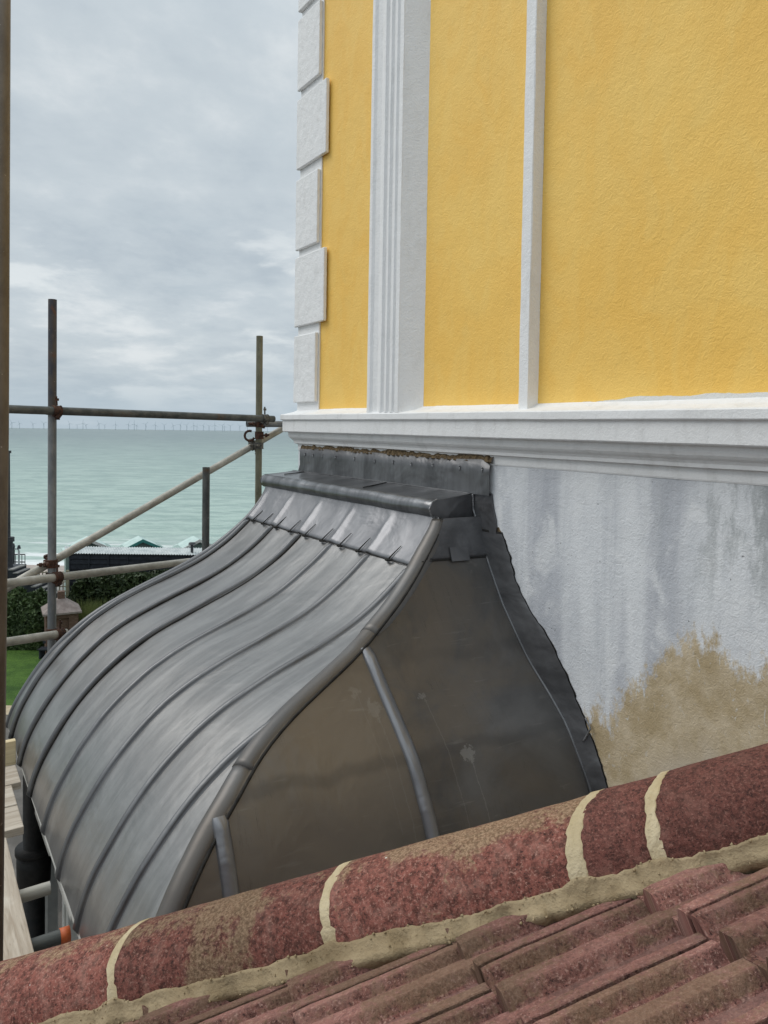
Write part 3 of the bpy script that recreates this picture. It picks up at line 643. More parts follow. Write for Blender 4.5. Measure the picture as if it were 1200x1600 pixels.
bead([(0.234, UA - 0.002, -0.342), (0.266, UA - 0.003, -0.356), (0.281, UA - 0.003, -0.388), (0.270, UA - 0.003, -0.420), (0.245, UA - 0.003, -0.440)], 0.0040)
bead([(0.016, UA - 0.008, -0.322), (0.014, UA - 0.012, -0.40), (0.016, 2.775, -0.50), (0.018, 2.728, -0.615)], 0.0050)
bead([(0.024, UA, -0.321), (0.024, 3.6, -0.319), (0.024, 4.72, -0.320)], 0.0030, 'lead_roll')
mb = MB(); rows = []; lcs = []; n = 90
for i in range(n + 1):
    u = 2.705 + (4.745 - 2.705) * i / n; top = -0.150 + 0.006 * nz(u * 6, 3) + 0.010 * nz(u * 2, 9) - (0.03 * max(0, (2.76 - u) / 0.055))
    near = 1 if u < UA else 0
    row = [(0.010, u, top), (0.022 + 0.004 * nz(u * 5, 1), u, top - 0.004), (0.024 + 0.005 * nz(u * 4, 2), u, -0.21), (0.022 + 0.004 * nz(u * 5, 3), u, -0.27), (0.021, u + (0.03 * (u - 2.705) / 2.04), -0.322)]
    rows.append([H(*q) for q in row]); lcs.append(row)
mb.grid(rows, lcs); mb.build('upstand', M['lead_dark'], canopy, True)
mb = MB(); mb.prism(H, [(2.705, -0.31), (UA + 0.002, -0.322), (UA - 0.010, -0.44), (2.79, -0.52), (2.735, -0.615), (2.66, -0.55), (2.668, -0.44), (2.69, -0.38)], -0.004, 0.010, 0); mb.build('flashing', M['lead_dark'], canopy)
for u in (2.755, 2.93, 3.16, 3.36, 3.54, 3.74, 3.98, 4.22, 4.40, 4.54, 4.66):
    mb = MB(); c = (0.026, u, -0.190 + 0.008 * nz(u * 9)); mb.tube([H(*c), H(c[0] + 0.004, c[1], c[2] - 0.002)], [0.0055, 0.003], 8)
    mb.tube([H(0.0265, u, c[2] - 0.006), H(0.0265, u, c[2] - 0.024)], [0.0035, 0.0012], 6); mb.build('nail', M['solder'], canopy, True)
# flashing climbing the wall beside the side sheet, with the ragged chase cut into the render
OUT = [(-0.36, 2.690), (-0.44, 2.672), (-0.50, 2.622), (-0.628, 2.560), (-0.70, 2.530), (-0.827, 2.424), (-0.90, 2.335), (-0.975, 2.265), (-1.06, 2.200), (-1.137, 2.146), (-1.304, 2.037), (-1.446, 1.968), (-1.62, 1.90), (-1.86, 1.84)]
def flash(name, grow, s_in, s_out, mat, ztop, rag=1.0):
    mb = MB(); rows = []; lcs = []; n = 120
    for i in range(n + 1):
        z = ztop + (-1.86 - ztop) * i / n; o_ = interp(z, OUT) - grow + rag * (0.018 * nz(z * 9, 2.2) + 0.012 * nz(z * 31, 5.1) + 0.006 * nz(z * 80, 1.3)); i_ = uw(z) + 0.01
        row = [(s_in + 0.010 + 0.006 * abs(nz(z * 5, 8)), i_, z), (s_in + 0.004 + 0.006 * abs(nz(z * 7, 3)), i_ + (o_ - i_) * 0.33, z), (s_in + 0.003 + 0.004 * nz(z * 6, 1), i_ + (o_ - i_) * 0.7, z), (s_out, o_, z)]
        rows.append([H(*q) for q in row]); lcs.append([(q[1], q[2], q[0]) for q in row])
    mb.grid(rows, lcs); return mb.build(name, mat, canopy, True)
flash('flashing', 0.0, 0.012, 0.006, M['lead_dark'], -0.50, 0.6)
flash('wall_chase', 0.011, 0.001, -0.004, M['torn'], -0.47, 1.7)
flash('wall_chase', 0.003, 0.004, 0.001, M['gap_and_shade'], -0.49, 1.0)
bead([(0.016, 2.086, -1.300), (0.014, 2.052, -1.235), (0.014, 2.080, -1.20)], 0.004)
mb = MB(); mb.tube([H(0.020, uw(-0.62 - 1.2 * k / 40) - 0.004, -0.62 - 1.2 * k / 40) for k in range(41)], 0.0075, 8); mb.build('flashing_fold', M['lead_roll'], canopy, True)
# torn lump of old mortar along the top of the upstand
mb = MB(); n = 170; rows = []; lcs = []
for i in range(n + 1):
    u = 2.695 + (4.74 - 2.695) * i / n
    h = 0.016 + 0.050 * abs(nz(u * 6, 3.3)) + 0.035 * max(0, nz(u * 17, 6)) + (0.045 if 2.72 < u < 2.86 or 4.02 < u < 4.25 else 0) * abs(nz(u * 25, 2))
    o_ = 0.010 + 0.016 * abs(nz(u * 21, 8))
    rows.append([H(0.006, u, -0.165), H(o_ + 0.010, u, -0.158), H(o_ + 0.014 * abs(nz(u * 40, 1)), u, -0.158 + h * 0.6), H(0.004, u, -0.158 + h)])
    lcs.append([(k * 0.02, u, 0) for k in range(4)])
mb.grid(rows, lcs); mb.build('broken_mortar', M['torn'], house)

# ------------------------------------------------------------------ bay beneath the lead roof
ST_ = []
mb = MB(); mb.box(H, (0.005, 2.12, -1.875), (1.872, 4.93, -1.852)); mb.build('soffit', M['gloss_white'], house)
mb = MB(); mb.box(H, (1.845, 2.10, -1.905), (1.866, 4.92, -1.876)); mb.build('fascia', M['gloss_white'], house, bevel=0.003)
mb = MB(); mb.box(H, (0.004, 2.22, -CAM_H - 0.2), (1.66, 4.80, -1.876)); mb.build('bay_wall', M['concrete'], house)
for k, (ua, ub) in enumerate(((2.26, 3.18), (3.24, 3.74), (3.80, 4.72))):
    mb = MB(); mb.box(H, (1.661, ua, -3.6), (1.70, ub, -3.55)); mb.box(H, (1.661, ua, -1.96), (1.76, ub, -1.90))
    mb.box(H, (1.661, ua, -3.549), (1.75, ua + 0.05, -1.961)); mb.box(H, (1.661, ub - 0.05, -3.549), (1.75, ub, -1.961)); mb.box(H, (1.70, ua + 0.051, -2.13), (1.81, ub - 0.051, -2.09))
    wf = mb.build('window_frame', M['gloss_white'], house, bevel=0.004)
    mb = MB(); mb.box(H, (1.671, ua + 0.051, -3.549), (1.690, ub - 0.051, -1.961)); mb.build('window_pane', M['glass'], wf)
    mb = MB(); mb.box(H, (1.661, ua - 0.03, -3.66), (1.84, ub + 0.03, -3.602)); mb.build('window_sill', M['gloss_white'], house, bevel=0.005)
# cast iron downpipe
pb = R_(-1.900, 4.0, 0)
mb = MB(); mb.tube([(pb.x, pb.y, 0.02), (pb.x, pb.y, CAM_H - 1.905)], 0.056, 20)
mb.tube([(pb.x, pb.y, CAM_H - 2.52), (pb.x, pb.y, CAM_H - 2.50), (pb.x, pb.y, CAM_H - 2.40), (pb.x, pb.y, CAM_H - 2.33)], [0.058, 0.085, 0.088, 0.088], 20)
mb.tube([(pb.x, pb.y, CAM_H - 2.329), (pb.x, pb.y, CAM_H - 2.30)], 0.096, 20); dp = mb.build('downpipe', M['black'], house, True, bevel=0.0)

# ------------------------------------------------------------------ red tiled roof in front
HD = Vector((0.89803052, -0.20391298, 0.38982135)); HS = Vector((-0.26610767, -0.95738786, 0.11222832)); HN = Vector((-0.35032542, 0.20451891, 0.91402633))
HA = Vector((-0.06958199, 1.24775189, -0.80707132)) * 1.1 + Vector((0, 0, CAM_H))
def RF(d, s, h): return HA + HD * d + HS * s + HN * h
roof = thing('tiled_roof', RF(0, 0.2, -0.1), 'red concrete tiled roof slope with mortared cap tiles, in the near foreground', 'roof')
R0, HC = 0.105, -0.050
GA = radians(-29.0); GV = (cos(GA), sin(GA)); EV = (-sin(GA), cos(GA))     # up-slope and across directions in (d, s)
mb = MB(); mb.box(RF, (-2.2, -0.02, -0.22), (2.4, 1.6, -0.105)); mb.build('roof_deck', M['gap_and_shade'], roof)
mb = MB()
def FR(d, s, h): return HA + HD * d + (HS * -1 + HN * -1.4) * s + (HN - HS * 0.2) * h
mb.box(FR, (-2.2, 0.03, -0.09), (2.4, 0.36, -0.05)); mb.build('roof_slope', M['tile'], roof)
def skew(d, th):
    f = min(1.0, max(0.0, (th - radians(11)) / radians(95))); f = f * f * (3 - 2 * f) * 0.5 + f * 0.5
    B_ = [(-2.0, 0.06), (-0.495, 0.047), (0.0, 0.014), (0.497, -0.031), (0.612, -0.013), (1.6, 0.0)]; T_ = [(-2.0, 0.07), (-0.495, 0.060), (0.0, 0.033), (0.497, 0.034), (0.612, 0.043), (1.6, 0.04)]
    b = interp(d, B_); return b + (interp(d, T_) - b) * f - 0.011 * sin(pi * f)
caps = [(-1.985, -1.49, 0), (-1.49, -0.99, 0), (-0.99, -0.495, 0), (-0.495, 0.0, 0), (0.0, 0.497, 0), (0.497, 0.612, 1), (0.612, 1.11, 1), (1.11, 1.6, 1)]
for a, b, k in caps:
    mb = MB(); rows = []; lcs = []; n = max(6, int((b - a) / 0.02)); tilt = 0.004
    g0 = 0.007
    for i in range(n + 1):
        dd = a + g0 + (b - a - 2 * g0) * i / n; row = []; lr = []
        for j in range(29):
            th = radians(-20 + 220 * j / 28); rr = R0 + 0.0014 * nz(dd * 14, th * 3, a) + 0.0007 * nz(dd * 60, th * 12, a) + tilt * (0.5 - i / n) * 0.5
            q = (dd + skew(dd, th), cos(th) * rr, HC + sin(th) * rr); row.append(RF(*q)); lr.append(q)
        rows.append(row); lcs.append(lr)
    ids = mb.grid(rows, lcs)
    for row in (ids[0], ids[-1]):       # tile thickness at each end
        inner = [mb.vert(mb.v[q] + (RF(mb.c[q][0], 0, HC) - mb.v[q]) * 0.14, mb.c[q]) for q in row]
        for j in range(28): mb.face(row[j], row[j + 1], inner[j + 1], inner[j])
    mb.build('cap_tile', M['hip_tile_dark'] if k else M['hip_tile'], roof, True)
for jn, (dd, wd) in enumerate(((-1.49, 0.010), (-0.99, 0.010), (-0.495, 0.012), (0.0, 0.014), (0.497, 0.016), (0.612, 0.012), (1.11, 0.010))):
    mb = MB(); rows = []; lcs = []; m_ = 14
    for j in range(61):
        th = radians(-14 + 208 * j / 60); row = []; lr = []
        w1 = wd * (0.9 + 0.40 * nz(th * 2.6, dd * 7, 1) + 0.30 * nz(th * 11, dd, 5)) + (0.004 if j < 12 else 0); c_ = dd + skew(dd, th) + 0.0030 * nz(th * 1.9, dd * 3, 6)
        for i in range(m_ + 1):
            x_ = -1 + 2 * i / m_; rr = R0 - 0.004 + 0.0058 * (1 - x_ ** 10) + 0.0010 * nz(x_ * 2, th * 5, dd)
            q = (c_ + x_ * w1, cos(th) * rr, HC + sin(th) * rr); row.append(RF(*q)); lr.append(q)
        rows.append(row); lcs.append(lr)
    mb.grid(rows, lcs); mb.build('mortar_joint', M['mortar_pale'], roof, True)
# mortar fillet bedding the caps on the tiles
mb = MB(); rows = []; lcs = []; n = 520
for i in range(n + 1):
    dd = -2.0 + 3.65 * i / n
    lo = 0.006 * nz(dd * 5, 1.1) + 0.009 * nz(dd * 12, 2.5) + 0.005 * nz(dd * 38, 7.0) + 0.003 * nz(dd * 90, 4.0)
    hi = 0.006 * nz(dd * 6, 3.7) + 0.005 * nz(dd * 21, 5.5) + 0.0025 * nz(dd * 75, 2) + 0.002 * nz(dd * 160, 4)
    jn = sum(0.006 * exp(-((dd - q - skew(q, 0.2)) / 0.020) ** 2) for q in (-1.49, -0.99, -0.495, 0.0, 0.497, 0.612, 1.11))
    th = radians(11) + (hi + jn) / R0
    s_top, h_top = cos(th) * (R0 + 0.0035), HC + sin(th) * (R0 + 0.0035)
    sb = 0.122 + lo * 1.6; hb = -0.058 + lo * 0.6
    row = [(dd, s_top - 0.0035, h_top - 0.0025), (dd, s_top, h_top - 0.001)]
    for k in range(1, 5):
        f = k / 5; row.append((dd, s_top + (sb - s_top) * f - 0.003 * sin(pi * f) + 0.0012 * nz(dd * 18, f * 4), h_top + (hb - h_top) * f))
    row += [(dd, sb, hb), (dd, sb - 0.006, hb - 0.012), (dd, sb - 0.03, -0.10)]
    rows.append([RF(*q) for q in row]); lcs.append(row)
rg = random.Random(11)
for _ in range(900):
    i = rg.randrange(2, n - 2); row = rows[i]; k_ = rg.choice((1, 1, 2, 3, 4, 5, 6, 6, 6)); c_ = row[k_] if k_ < len(row) else row[-1]
    c_ = RF(lcs[i][k_][0], lcs[i][k_][1] + rg.uniform(-0.004, 0.008), lcs[i][k_][2] + rg.uniform(-0.001, 0.001)); r_ = rg.uniform(0.0008, 0.0034) * (1 if k_ in (1, 6) else 0.6)
    q_ = [mb.vert(c_ + Vector(v_) * r_ * rg.uniform(0.7, 1.3), lcs[i][k_]) for v_ in ((1, 0, 0), (-1, 0, 0), (0, 1, 0), (0, -1, 0), (0, 0, 1), (0, 0, -1))]
    for f_ in ((0, 2, 4), (2, 1, 4), (1, 3, 4), (3, 0, 4), (2, 0, 5), (1, 2, 5), (3, 1, 5), (0, 3, 5)): mb.face(*[q_[x_] for x_ in f_])
mb.grid(rows, lcs); mb.build('mortar_bedding', M['mortar'], roof, True)
# interlocking tiles: one mesh each, trapezoid ribs, tail raised over the course below
TW, GAUGE, TL = 0.180, 0.270, 0.335
prof = [(0.0, 0.019), (0.012, 0.021), (0.085, 0.021), (0.092, 0.0198), (0.142, 0.0012), (0.150, 0.0), (0.290, 0.0), (0.298, 0.0012), (0.345, 0.0208), (0.353, 0.022), (0.495, 0.022), (0.503, 0.0208), (0.560, 0.0012), (0.570, 0.0), (0.785, 0.0), (0.792, 0.0012), (0.838, 0.0205), (0.846, 0.0215), (0.948, 0.0215), (0.955, 0.020), (0.958, -0.010), (0.999, -0.012)]
prof_f = []
for (a, ha), (b, hb_) in zip(prof[:-1], prof[1:]):
    m_ = 2 if b - a > 0.03 else 1
    for k in range(m_): prof_f.append((a + (b - a) * k / m_, ha + (hb_ - ha) * k / m_))
prof_f.append(prof[-1])
prof = [(a, h * 1.0) for a, h in prof]
prof_f = [(a, h) for a, h in prof_f]
BASE = -0.084
count = 0
for kc in range(-8, 8):
    shift = -0.032 * kc + 0.006 * nz(kc * 3.3, 1)
    g0 = 0.147 + GAUGE * kc + 0.005 * nz(kc * 7.1)
    for ke in range(-6, 12):
        e0 = 0.375 + TW * ke + shift; 
        gm, em = g0 + TL * 0.4, e0 + TW * 0.5; cd = GV[0] * gm + EV[0] * em; cs = GV[1] * gm + EV[1] * em
        if cs < -0.10 or cs > 0.86 or cd < -1.55 or cd > 1.55: continue
        jg = 0.006 * nz(kc * 5.1, ke * 3.7) + (0.006 if random.random() < 0.2 else 0); je = 0.0015 * nz(kc * 2.3, ke * 9.1, 4); jh = 0.0025 * nz(kc * 3.9, ke * 4.7, 9)
        rot = radians(1.0) * nz(kc * 1.9, ke * 2.7, 3)
        mb = MB(); ng = 22; rows = []; lcs = []
        for i in range(-1, ng + 1):
            f = max(0, i) / ng; row = []; lr = []
            for (x_, h_) in prof_f:
                gg = g0 + jg + TL * f; ee = e0 + je + TW * x_
                edge = 0.0035 * nz(ee * 45, kc * 3.0, 2) if i <= 0 else 0
                ge = gg + edge + rot * (x_ - 0.5) * TW
                rise = 0.0215 * (1 - TL * f / GAUGE) + jh
                hh = BASE + rise + h_ * (0.93 if i < 1 else 1.0) + 0.0012 * nz(ge * 25, ee * 25, kc) + 0.0006 * nz(ge * 90, ee * 90, ke)
                if i == -1: hh -= 0.050 if h_ > -0.001 else 0.0
                dd = GV[0] * ge + EV[0] * ee; ss = GV[1] * ge + EV[1] * ee
                row.append(RF(dd, ss, hh)); lr.append((dd + kc * 3, ss + ke * 1.7, h_ if i > 0 else 0.012))
            rows.append(row); lcs.append(lr)
        mb.grid(rows, lcs)
        o = mb.build('roof_tile', M['tile'], roof, False)
        # trim what would run through the caps
        bm = bmesh.new(); bm.from_mesh(o.data); org = Vector(o['_org'])
        bmesh.ops.bisect_plane(bm, geom=bm.verts[:] + bm.edges[:] + bm.faces[:], plane_co=RF(0, 0.113, 0) - org, plane_no=-HS, clear_outer=True)
        if len(bm.faces) == 0: bm.free(); bpy.data.objects.remove(o); continue
        bm.to_mesh(o.data); bm.free(); o.data.polygons.foreach_set('use_smooth', [True] * len(o.data.polygons))
        try: o.data.set_sharp_from_angle(angle=radians(28))
        except Exception: pass
        count += 1
print('roof tiles', count)

# ------------------------------------------------------------------ scaffolding
scaf = thing('scaffolding', (-2.187, 4.85, 0), 'scaffold frame of rusty tubes beside the lead bay roof, in front of the sea', 'scaffolding')
TR = 0.0268
def stick(name, a, b, mat, parent, r=TR, label=None, hollow=True, n=8, **kw):
    a, b = Vector(a), Vector(b); mb = MB(); mb.tube([a.lerp(b, i / n) for i in range(n + 1)], r, 24, hollow=hollow); o = mb.build(name, M[mat], parent, True, **kw)
    try: o.data.set_sharp_from_angle(angle=radians(50))
    except Exception: pass
    if label: o['label'] = label
    return o
P1, P2, P3 = Vector((-2.187, 4.85, 0)), Vector((-1.018, 6.0, 0)), Vector((-1.304, 5.4, 0))
stick('pole', (P1.x, P1.y, 0.0), (P1.x, P1.y, CAM_H + 0.10), 'tube_blue', scaf, label='blue-grey galvanised lower pole on the left')
stick('pole', (P1.x, P1.y, CAM_H + 0.1003), (P1.x, P1.y, CAM_H + 0.845), 'tube_rust_top', scaf, label='rusted dark upper length of the left pole')
stick('pole', (P2.x, P2.y, 0.0), (P2.x - 0.004, P2.y, CAM_H + 0.771), 'tube_olive', scaf, label='olive stained pole next to the house corner')
stick('pole', (P3.x, P3.y, 0.0), (P3.x, P3.y, CAM_H - 0.271), 'tube_dark', scaf, label='short pole ending just above the diagonal tube')
def line(p, q, a, b):
    p, q = Vector(p), Vector(q); return p + (q - p) * a, p + (q - p) * b
off = Vector((-0.030, -0.048, 0))
Lg = line(R_(-2.138, 4.790, 0.114), R_(-0.989, 5.925, 0.100), -0.75, 1.075); stick('ledger', Lg[0], Lg[1], 'tube_dark', scaf, label='dark top ledger with an orange rust patch')
Br = line(R_(-2.173, 4.912, -0.868), R_(-1.060, 6.070, -0.110), -0.55, 1.28); stick('brace', Br[0], Br[1], 'tube_pale', scaf, label='pale diagonal brace')
Md = line(R_(-2.161, 4.793, -0.978), R_(-1.534, 5.9, -1.055), -0.45, 1.05); stick('ledger', Md[0], Md[1], 'tube_pale', scaf, label='pale middle ledger')
Lo = line(R_(-2.301, 4.5, -1.317), R_(-2.125, 4.800, -1.350), -0.6, 1.18); stick('ledger', Lo[0], Lo[1], 'tube_pale', scaf, label='pale lowest ledger')
stick('transom', R_(-1.135, 6.066, 0.058), R_(-0.62, 6.30, 0.062), 'tube_blue', scaf, label='short transom running behind the cornice')
def coupler(c, ax1, ax2, off, mat='rust', opened=False):
    """band coupler: two hinged collars, a body and two bolts with nuts"""
    c = Vector(c); ax1 = Vector(ax1).normalized(); ax2 = Vector(ax2).normalized(); off = Vector(off); o1, o2 = c, c + off
    mb = MB()
    for cc, ax in ((o1, ax1), (o2, ax2)):
        for w0, w1, rr in ((-0.024, 0.024, 0.0345), (-0.026, -0.020, 0.037), (0.020, 0.026, 0.037)):
            mb.tube([cc + ax * w0, cc + ax * w1], rr, 18)
        perp = ax.cross(off).normalized() if off.length > 0 else ax.orthogonal()
        e = cc + perp * 0.036 + (off.normalized() * (0.012 if cc == o2 else -0.012))
        mb.tube([e - off.normalized() * 0.028, e + off.normalized() * 0.028], 0.013, 8)
        mb.tube([e + perp * 0.004, e + perp * 0.022], 0.016, 6)
    b = mb.build('coupler', M[mat], scaf)
    for sgn, cc, ax in ((1, o1, ax1), (-1, o2, ax2)):
        perp = ax.cross(off).normalized(); mb = MB(); s0 = cc + perp * 0.036 * sgn
        mb.tube([s0, s0 + perp * 0.055 * sgn + Vector((0, -0.01, 0.004))], 0.0065, 8); mb.tube([s0 + perp * 0.030 * sgn, s0 + perp * 0.046 * sgn], 0.0135, 6); mb.build('bolt', M[mat], b)
    return b
zax = (0, 0, 1)
def at(l, f): return Vector(l[0]).lerp(Vector(l[1]), f)
def near(l, P):
    a, b = Vector(l[0]), Vector(l[1]); d = (b - a); t = ((P.x - a.x) * d.x + (P.y - a.y) * d.y) / (d.x * d.x + d.y * d.y); return a + d * t
for l, P, m_ in ((Lg, P1, 'rust'), (Br, P1, 'rust'), (Md, P1, 'rust'), (Lo, P1, 'rust'), (Lg, P2, 'iron'), (Br, P2, 'iron')):
    q = near(l, P); pc = Vector((P.x, P.y, q.z)); ax = Vector(l[1]) - Vector(l[0]); coupler(pc, zax, ax, q - pc, m_)
coupler((P2.x, P2.y, CAM_H + 0.056), zax, (0.9, 0.4, 0), (0.004, 0.066, 0), 'rust')
# swung-open spare coupler hanging on the right pole
mb = MB(); oc = Vector((P2.x, P2.y, CAM_H - 0.035)); mb.tube([oc + Vector((0, 0, -0.03)), oc + Vector((0, 0, 0.03))], 0.036, 16)
mb.tube([oc + Vector((-0.075 + 0.040 * cos(a * pi / 8), -0.02, 0.040 * sin(a * pi / 8) - 0.005)) for a in range(3, 16)], 0.010, 8)
mb.tube([oc + Vector((0.03, -0.02, 0.0)), oc + Vector((0.085, -0.02, 0.004))], 0.008, 8); mb.tube([oc + Vector((0.05, -0.02, 0.0)), oc + Vector((0.068, -0.02, 0.002))], 0.017, 6); mb.build('coupler', M['rust'], scaf, label=None) if False else mb.build('coupler', M['rust'], scaf)
# transoms under the deck, one with an orange end cap
for u_, s_, z_, m_ in ((2.842, 1.925, -1.882, 'tube_dark'), (3.200, 1.905, -1.900, 'tube_pale')):
    stick('transom', H(s_, u_, z_), H(2.75, u_, z_), m_, scaf, r=0.0250)
mb = MB(); mb.tube([H(1.893, 2.842, -1.882), H(1.926, 2.842, -1.882)], 0.0275, 20); mb.build('end_cap', M['orange'], scaf, True)
# ledgers and posts that carry the deck
stick('ledger', H(2.46, 1.7, -1.934), H(2.46, 5.9, -1.934), 'tube_dark', scaf, r=0.0250)
mb = MB(); mb.tube([R_(-0.934, 1.75, -1.42), R_(-0.919, 1.75, 0), R_(-0.912, 1.75, 1.9)], 0.0242, 24); o = mb.build('scaffold_pole', M['tube_brown'], None, True, origin=(-0.93, 1.75, CAM_H - 1.42)); tag(o, 'brown out-of-focus scaffold pole close to the camera at the left edge of the picture', 'scaffold pole')

# planks of the deck
def plank(a, b, mat, label, z=-1.826, th=0.038, long_axis=1, group='scaffold boards of the deck'):
    mb = MB()
    def HL(p, q, r_): return H(p, q, r_) if long_axis == 1 else H(p, q, r_)
    P = [(a[0], a[1], z - th), (b[0], b[1], z)]
    mb.box(H, P[0], P[1])
    mb.c = [((c[1], c[0], c[2]) if long_axis == 1 else (c[0], c[1], c[2])) for c in mb.c]
    mb.c = [(c[0] + a[1] * 7, c[1] + a[0] * 3, c[2]) for c in mb.c]
    o = mb.build('scaffold_board', M[mat], None, bevel=0.004, origin=H((a[0] + b[0]) / 2, (a[1] + b[1]) / 2, z - th)); return tag(o, label, 'scaffold board', group)
plank((2.028, 1.95), (2.253, 3.56), 'wood', 'pale weathered scaffold board running towards the red cap tiles, above the orange capped tube')
plank((2.262, 1.95), (2.487, 3.50), 'wood', 'scaffold board mostly hidden behind the near brown pole')
for k, (ua, ub, m_, s0, lab) in enumerate(((3.66, 3.885, 'wood', 1.945, 'nearest crosswise scaffold board beside the black downpipe'), (3.895, 4.12, 'wood', 1.945, 'second crosswise scaffold board from the black downpipe'), (4.13, 4.355, 'wood', 1.90, 'third crosswise scaffold board, just below the timber toe board'))):
    plank((s0, ua), (3.0, ub), m_, lab, z=-1.850, long_axis=0)
mb = MB(); mb.box(H, (1.885, 4.47, -1.90), (3.0, 4.51, -1.765)); o = mb.build('toe_board', M['wood_new'], None, bevel=0.003, origin=H(2.4, 4.49, -1.90)); tag(o, 'fresh yellow timber batten on edge at the far end of the boards', 'toe board')
plank((1.93, 4.60), (3.0, 4.85), 'wood_grey', 'dark grey scaffold board beyond the yellow timber batten', z=-1.83, long_axis=0)
for k in range(4): plank((1.95 + 0.245 * k, 1.4), (2.18 + 0.245 * k, 6.2), 'wood_grey', 'dark lower board added to darken the gap under the deck, row %s from the bay' % ('nearest', 'second', 'third', 'farthest')[k], z=-3.9, group='added dark boards below the scaffold deck')  # lower boards added to keep the gap under the deck dark
# ------------------------------------------------------------------ ground, beach and sea
def sheet(name, pts, z, mat, kind='structure'):
    mb = MB(); i = [mb.vert(W(x, y, z)) for x, y in pts]; mb.face(*i); o = mb.build(name, M[mat]); o['kind'] = kind; return o
sheet('ground', [(-400, -60), (400, -60), (400, 36), (-400, 36)], 0.0, 'paving')
sheet('lawn', [(-70, 19.95), (40, 19.95), (40, 29.5), (-70, 29.5)], 0.008, 'grass')
sheet('path', [(-70, 19.3), (40, 19.3), (40, 19.95), (-70, 19.95)], 0.012, 'sand')
sheet('promenade', [(-200, 30.0), (200, 30.0), (200, 35.8), (-200, 35.8)], 0.010, 'concrete')
mb = MB(); mb.grid([[W(x, y, z + 0.08 * nz(x * 0.3, y * 0.3)) for x in range(-400, 401, 10)] for y, z in ((36, 0.0), (40, -0.5), (46, -1.3), (52, -2.2), (60, -3.4), (75, -5.0))]); o = mb.build('beach', M['shingle'], None, True); o['kind'] = 'structure'
mb = MB(); ys = [50, 60, 80, 120, 200, 400, 900, 2000, 5000, 12000, 30000, 90000]
mb.grid([[W(x_ * (1000 + yy * 1.5), yy, -2.5) for x_ in (-1, -0.5, 0, 0.5, 1)] for yy in ys]); o = mb.build('sea', M['sea']); o['kind'] = 'structure'

# ------------------------------------------------------------------ wind farm on the horizon
def turbine_mesh(rot, yaw):
    tw = MB(); tw.tube([W(0, 0, -2.5), W(0, 0, 66)], [2.7, 1.7], 8); hb = MB(); hb.tube([W(-2, 4, 67), W(0, -5, 67)], [2.2, 2.0], 6)
    bl = []
    for k in range(3):
        a = rot + k * 2 * pi / 3; b = MB(); d_ = Vector((sin(a) * cos(yaw), sin(a) * sin(yaw), cos(a))); c = Vector((0, -6, 67)); b.tube([c, c + d_ * 14, c + d_ * 46], [1.2, 1.5, 0.4], 5); bl.append(b)
    return tw, hb, bl
TX = [(18, 8.2), (30, 9.5), (51, 10), (68, 8.6), (108, 9.0), (120, 12), (129, 8.0), (134, 10.5), (154, 8.2), (163, 11.5), (180, 9.4), (200, 9.0), (209, 8.0), (213, 11), (227, 8.4), (242, 8.8), (256, 9.2), (270, 9.9), (281, 8.3), (291, 8.9), (302, 9.0), (307, 11), (317, 9.0), (326, 10), (335, 8.0), (347, 8.6), (350, 10.5), (359, 9.2), (374, 9.6), (386, 8.8), (417, 9.0)]
for i, (px, dk) in enumerate(TX):
    Y = dk * 1000; X = (px - 600 + (-0.0125) * -35) / F * Y
    org = W(X, Y, -2.5); r_ = random.random() * 2; yw = 0.5 * random.random()
    t = thing('wind_turbine', org, 'tiny pale wind turbine standing in the sea on the far horizon', 'wind turbine', 'offshore wind turbines on the horizon')
    tw, hb, bl = turbine_mesh(r_, yw)
    for nm, mm in [('tower', tw), ('nacelle', hb)] + [('blade', b) for b in bl]:
        mm.v = [v + W(X, Y, 0) for v in mm.v]; mm.build(nm, M['turbine'], t)

# ------------------------------------------------------------------ beach huts and the black boarded shed
def px(x, y, Y):    # helper to lay out the distance: metres across and height at distance Y
    return ((x - 600) / F * Y, CAM_H - (y - 668.3 - 0.0125 * x) / F * Y)
def local(org, yaw):
    c, s = cos(yaw), sin(yaw)
    return lambda a, b, z: Vector((org[0] + a * c - b * s, org[1] + a * s + b * c, z))
YS = 31.0; xl = px(110, 0, YS)[0]; xr = px(352, 0, YS)[0]; ztop = px(110, 866, YS)[1]
SD = W((xl + xr) / 2, YS + 1.0, 0)
shed = thing('boarded_shed', SD, 'long low black boarded shed with corrugated roof in front of the beach huts', 'shed')
mb = MB(); nb_ = 11
dx = -0.62    # the end wall runs back towards the left
for k in range(nb_):
    z0 = ztop * k / nb_; z1 = ztop * (k + 1) / nb_ - 0.02; o_ = 0.03
    mb.prism(W, [(xl, YS), (xr, YS), (xr + dx, YS + 1.5), (xl + dx, YS + 1.5)], z0, z1, 2)
    mb.prism(W, [(xl - 0.01, YS - o_), (xr, YS - o_), (xr, YS - 0.001), (xl - 0.01, YS - 0.001)], z0, z0 + (z1 - z0) * 0.55, 2)
for x_ in [xl + (xr - xl) * k / 8 for k in range(9)]: mb.box(W, (x_ - 0.03, YS - 0.055, 0), (x_ + 0.03, YS - 0.031, ztop))
mb.build('board_wall', M['tarred'], shed)
mb = MB(); rows = []
n = 240
for f in (0, 1):
    rows.append([W(xl - 0.12 + (xr - xl + 0.2) * i / n + dx * f, YS - 0.10 + 1.2 * f, ztop + 0.02 + 0.10 * f + (0.028 if (i // 2) % 2 else 0)) for i in range(n + 1)])
mb.grid(rows); mb.build('corrugated_roof', M['corrug'], shed, thick=0.01)
